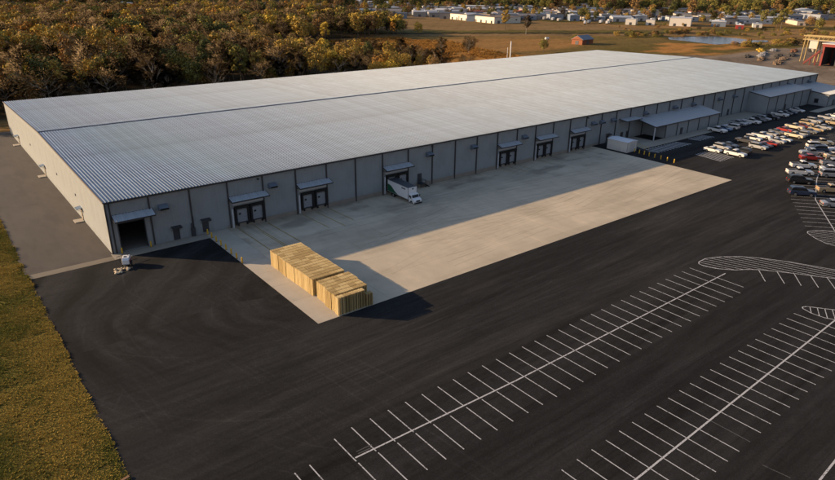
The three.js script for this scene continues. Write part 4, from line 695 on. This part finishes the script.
// ------------------------------------------------------------------ distant buildings and yards
const wallsM = [[.6, .56, .5], [.42, .42, .43], [.24, .27, .32], [.48, .4, .3], [.33, .3, .27], [.2, .25, .32]].map(c => std(...c, .7)), roofsM = [[.36, .39, .43], [.08, .08, .085], [.5, .5, .5], [.13, .16, .2], [.17, .15, .135]].map(c => std(...c, .5));
function farBuilding(name, label, x, z, w, d, h, ry, wm, rm, group, gable = true, cat = 'building') {
  const b = thing(name, label, cat, [x, -.1, z], ry, group);
  mesh('wall', box(w, h, d, 0, h / 2, 0), wm, b);
  if (gable) { const s = new THREE.Shape([[-d / 2 - .4, h - .05], [d / 2 + .4, h - .05], [d / 2 + .4, h + .15], [0, h + d * .1], [-d / 2 - .4, h + .15]].map(a => new THREE.Vector2(...a))); const g = new THREE.ExtrudeGeometry(s, { depth: w + .8, bevelEnabled: false }); g.rotateY(Math.PI / 2); g.translate(-w / 2 - .4, 0, 0); mesh('roof', g, rm, b); }
  else mesh('roof', [box(w + .3, .3, d + .3, 0, h + .15, 0), box(w * .2, 1.1, d * .25, w * .18, h + .8, 0)], rm, b);
  const n = Math.max(1, Math.floor(w / 11)); for (let k = 0; k < n; k++) mesh(k % 3 ? 'window' : 'door', box(k % 3 ? 2.2 : 3.4, k % 3 ? 1.3 : 3.2, .1, -w / 2 + (k + .5) * w / n, k % 3 ? h * .55 : 1.6, d / 2 + .05), k % 3 ? glassDark : roofsM[1], b);
  const n2 = Math.max(1, Math.floor(d / 11)); for (let k = 0; k < n2; k++) mesh('door', box(.1, 3, 3, -w / 2 - .05, 1.5, -d / 2 + (k + .5) * d / n2), k % 2 ? glassDark : roofsM[1], b);
  return b;
}
{
  const W = wallsM, R = roofsM;
  farBuilding('long_shed', 'long white walled shed with brown roof across the open field', 577, -506, 40, 110, 7, -.15, std(.72, .66, .54, .7), std(.16, .12, .09, .8), undefined, false);
  { const b = farBuilding('brick_barn', 'small orange brick barn with grey gable roof in the field', 425, -226, 17, 10, 4.2, .12, std(.28, .1, .045, .85), std(.2, .21, .24, .6), undefined, true, 'barn'); const s = new THREE.Shape([[-5, 4], [5, 4], [0, 6.8]].map(a => new THREE.Vector2(...a))); const g = new THREE.ExtrudeGeometry(s, { depth: .3, bevelEnabled: false }); g.rotateY(-Math.PI / 2); g.translate(-8.75, 0, 0); mesh('gable', g, std(.28, .1, .045, .85), b); const rs = new THREE.Shape([[-5.8, 3.7], [-5.8, 4.0], [0, 7.2], [5.8, 4.0], [5.8, 3.7], [0, 6.8]].map(a => new THREE.Vector2(...a))); const rg = new THREE.ExtrudeGeometry(rs, { depth: 17, bevelEnabled: false }); rg.rotateY(-Math.PI / 2); rg.translate(8.3, 0, 0); mesh('pitched_roof', rg, std(.2, .21, .24, .6), b); }
  farBuilding('white_block', 'large white box building across the rough field behind the pond', 738, -322, 40, 24, 9, .48, std(.74, .7, .62, .6), R[2], undefined, false);
  farBuilding('white_block', 'smaller white building left of the large white box building', 694, -362, 20, 12, 6.5, .48, std(.74, .7, .62, .6), R[2], undefined, false);
  farBuilding('white_block', 'short white building beside the large white box building at its left', 707, -344, 11, 10, 6, .48, std(.7, .66, .6, .6), R[2], undefined, false);
  farBuilding('blue_shed', 'blue grey shed with pale roof right of the large white box building', 772, -292, 30, 16, 5.5, .48, W[5], std(.6, .62, .66, .5), undefined, true);
  farBuilding('red_white_shed', 'low white building with red base near the pond', 744, -252, 16, 8, 4.5, .48, std(.36, .04, .03, .6), std(.72, .7, .68, .6), undefined, false);
  farBuilding('white_block', 'low white building right of the red based shed', 795, -256, 24, 10, 4, .48, std(.62, .6, .56, .6), R[0], undefined, false);
  farBuilding('tan_row', 'row of pale tan units behind the field at far right', 905, -258, 60, 10, 5, .62, std(.55, .47, .37, .7), R[4], undefined, false);
  farBuilding('tan_row', 'short pale unit at the left end of the tan row', 886, -288, 14, 9, 6, .62, std(.64, .56, .46, .7), R[4], undefined, false);
  farBuilding('blue_hall', 'pale blue hall with flat roof at the right edge above the yard', 925, -205, 36, 20, 10, .4, std(.5, .56, .62, .6), std(.45, .3, .2, .7), undefined, false);
  seed = 4141;
  const placed = [];
  const clash = (x, z, r) => placed.some(p => Math.hypot(p[0] - x, p[1] - z) < r + p[2]);
  let made = 0;
  for (let k = 0; k < 6000 && made < 300; k++) {
    const a = rnd() < .8 ? rr(.6, 1.3) : rr(.02, 1.3), d = 780 + 620 * Math.pow(rnd(), 1.35), x = -22 + Math.sin(a) * d, z = 118 - Math.cos(a) * d;
    if (inPoly(x, z, WOOD_B) || inPoly(x, z, WOOD_A) || z > (x < 560 ? -590 : x < 690 ? -490 : x < 800 ? -405 : -300)) continue;
    if (a < .42 && d < 930) continue;
    const w = rnd() < .5 ? rr(12, 26) : rr(26, 64), dd = rr(10, 24); if (clash(x, z, w * .36)) continue; placed.push([x, z, w * .36]); made++;
    const wi = Math.floor(rnd() * 6), ri = Math.floor(rnd() * 5), red = rnd() < .05;
    farBuilding('town_building', red ? 'small red roofed building among the distant town' : ['cream walled', 'grey walled', 'slate walled', 'tan walled', 'brown grey walled', 'blue grey walled'][wi] + ' ' + ['pale roofed', 'black roofed', 'white roofed', 'blue roofed', 'brown roofed'][ri] + ' building among the distant town', x, z, w, dd, rr(3.5, 7.5), -.67 + rr(-.3, .3) + (rnd() < .2 ? 1.57 : 0), W[wi], red ? std(.4, .1, .06, .7) : R[ri], 'buildings of the distant town', rnd() < .55);
  }
  for (let k = 0; k < 60; k++) { // parked trailers
    const x = rr(640, 860), z = rr(-520, -330) + (x - 640) * .3; if (clash(x, z, 7) || (x < 800 && z > -372)) continue; placed.push([x, z, 7]);
    const t = thing('parked_trailer', 'white trailer parked among the distant yards', 'trailer', [x, -.1, z], rr(.2, .7), 'trailers in the distant yards'); mesh('cargo_box', box(12, 2.8, 2.5, 0, 2.6, 0), pick([W[0], std(.72, .72, .72, .5), W[5]]), t); for (const s of [-4.2, -3, 4.4]) mesh('wheel', cyl(.5, .5, 2.3, 8, s, .5, 0, 'z'), tyreM, t); mesh('chassis', box(11, .3, 1, 0, 1.05, 0), plasticM, t);
  }
}
{ // white mast behind the warehouse
  const m = thing('white_mast', 'tall white mast rising behind the far roof edge', 'mast', [255.7, -.05, -146]);
  mesh('pole', cyl(.42, .32, 15.2, 10, 0, 7.6, 0), std(.75, .75, .75, .5), m); mesh('cap', cyl(.4, .1, .4, 10, 0, 15.4, 0), std(.6, .6, .6, .5), m); mesh('base', box(1.6, .5, 1.6, 0, .2, 0), curbMat, m);
  const n = thing('white_mast', 'shorter thin mast left of the tall white mast', 'mast', [253.4, -.05, -146.2]); mesh('pole', cyl(.18, .14, 12.2, 8, 0, 6.1, 0), std(.7, .7, .7, .5), n); mesh('base', box(.9, .4, .9, 0, .15, 0), curbMat, n);
  const h = thing('white_tank', 'small white tank lying in the field left of the barn', 'tank', [428, 0, -267]); mesh('vessel', cyl(1, 1, 4, 12, 0, 1.3, 0, 'x'), std(.75, .75, .73, .5), h); for (const s of [-1.2, 1.2]) mesh('saddle', box(.4, .5, 1.6, s, .25, 0), curbMat, h);
}
{ // red open shed, yellow gantry and scrap at the right edge
  const redM = std(.22, .02, .016, .55), t = thing('red_steel_shed', 'open fronted red steel shed at the right edge of the yard', 'shed', [436.5, -.05, -47.5], -Math.PI / 2);
  t.scale.y = .8;
  for (const x of [0, 15, 30]) for (const z of [0, -14]) mesh('column', box(1.1, 16, 1.1, x, 8, z), redM, t);
  mesh('front_beam', box(32, 2.0, 1.3, 15, 15.6, 0.1), redM, t); mesh('roof', box(33, .6, 16, 15, 17, -7), std(.5, .5, .5, .6), t); mesh('back_wall', box(30, 15.5, .4, 15, 7.8, -14.6), std(.05, .05, .055, .8), t); for (const x of [.1, 30.4]) mesh('side_wall', box(.4, 14, 13, x, 7.4, -7), std(.05, .05, .055, .8), t);
  mesh('machine', [box(8, 7, 6, 10, 3.5, -8), box(5, 10, 5, 21, 5, -9), cyl(2, 2, 9, 12, 15, 4.5, -6)], std(.05, .05, .055, .7), t);
  const l = thing('red_conveyor', 'slanted red conveyor frame leaning to the red steel shed', 'conveyor', [436, -.05, -53.5], -Math.PI / 2); l.scale.set(.62, .72, .62);
  for (const z of [0, 2]) mesh('chord', [bar([-6, .3, z], [7.5, 12, z], .28), bar([-6, 1.6, z], [7.5, 13.4, z], .2)], redM, l); for (let k = 0; k < 8; k++) mesh('brace', bar([-6 + k * 1.9, .4 + k * 1.65, 0], [-6 + k * 1.9, .4 + k * 1.65, 2], .15), redM, l); mesh('leg', [bar([0, 0, 0], [0, 6, 0], .25), bar([0, 0, 2], [0, 6, 2], .25), bar([5, 0, 0], [5, 10, 0], .25), bar([5, 0, 2], [5, 10, 2], .25)], redM, l);
  const yM = std(.34, .25, .1, .6), y = thing('yellow_gantry', 'yellow steel gantry frame behind the red shed', 'gantry', [452, -.05, -66], -Math.PI / 2); y.scale.set(.7, .66, .7);
  for (const x of [0, 12, 26, 40]) for (const z of [0, -9]) mesh('leg', bar([x, 0, z], [x * .98 + .4, 25, z * .8 - 1], .5), yM, y);
  for (const z of [-1, -8]) { mesh('girder', [box(44, 1.2, .8, 20, 25, z), box(44, .8, .8, 20, 21.4, z)], yM, y); for (let k = 0; k < 11; k++) mesh('brace', bar([-1 + k * 4, 21.6, z], [1 + k * 4, 25, z], .25), yM, y); }
  mesh('platform', [box(30, .4, 8, 18, 21, -4.5)], std(.4, .4, .38, .6), y); mesh('hopper', [box(7, 8, 6, 8, 17, -4.5), cyl(.6, 3, 4, 8, 8, 11.5, -4.5)], std(.5, .48, .42, .6), y); mesh('hopper', [box(6, 6, 6, 30, 18, -4.5), cyl(.6, 2.6, 4, 8, 30, 13.5, -4.5)], std(.5, .48, .42, .6), y);
  seed = 919; const kinds = [['dark scrap metal', [.05, .045, .04]], ['rusty scrap', [.14, .06, .03]], ['grey rubble', [.22, .22, .23]], ['brown earth', [.16, .11, .07]], ['yellow machine parts', [.42, .27, .03]]];
  [[449, -100, 9, 0], [462, -96, 14, 2], [470, -88, 16, 0], [487, -86, 12, 0], [478, -102, 10, 2], [497, -112, 9, 4], [512, -110, 8, 2], [522, -99, 14, 1], [538, -94, 10, 0], [440, -86, 11, 3], [428, -70, 14, 3], [455, -78, 12, 3], [507, -118, 5, 4]].forEach(([x, z, w, k], i) => {
    const L = []; for (let j = 0; j < 80; j++) { const s = rr(.4, 1.4), g = rnd() < .5 ? new THREE.BoxGeometry(s * 1.6, s * .6, s) : new THREE.IcosahedronGeometry(s * .7, 0).toNonIndexed(); g.rotateY(rr(0, 6)); g.rotateZ(rr(-.4, .4)); const u = rr(-1, 1), v = rr(-1, 1) * (1 - Math.abs(u) * .4); g.translate(u * w * .95, s * .25 + rr(0, 1.1) * (1 - Math.abs(u)) * (1 - Math.abs(v)), v * 2.2); L.push(g); }
    const h = mesh(numbered('scrap_heap'), L, std(...kinds[k][1], .85)); h.position.set(x, -.05, z); h.rotation.y = .35; tag(h, `low heap of ${kinds[k][0]} on the dirt yard beyond the warehouse end`, 'scrap heap', 'scrap heaps on the dirt yard'); scene.add(h);
  });
}

scene.traverse(o => { if (o.isMesh) { o.castShadow = true; o.receiveShadow = true; } });
renderer.render(scene, camera);
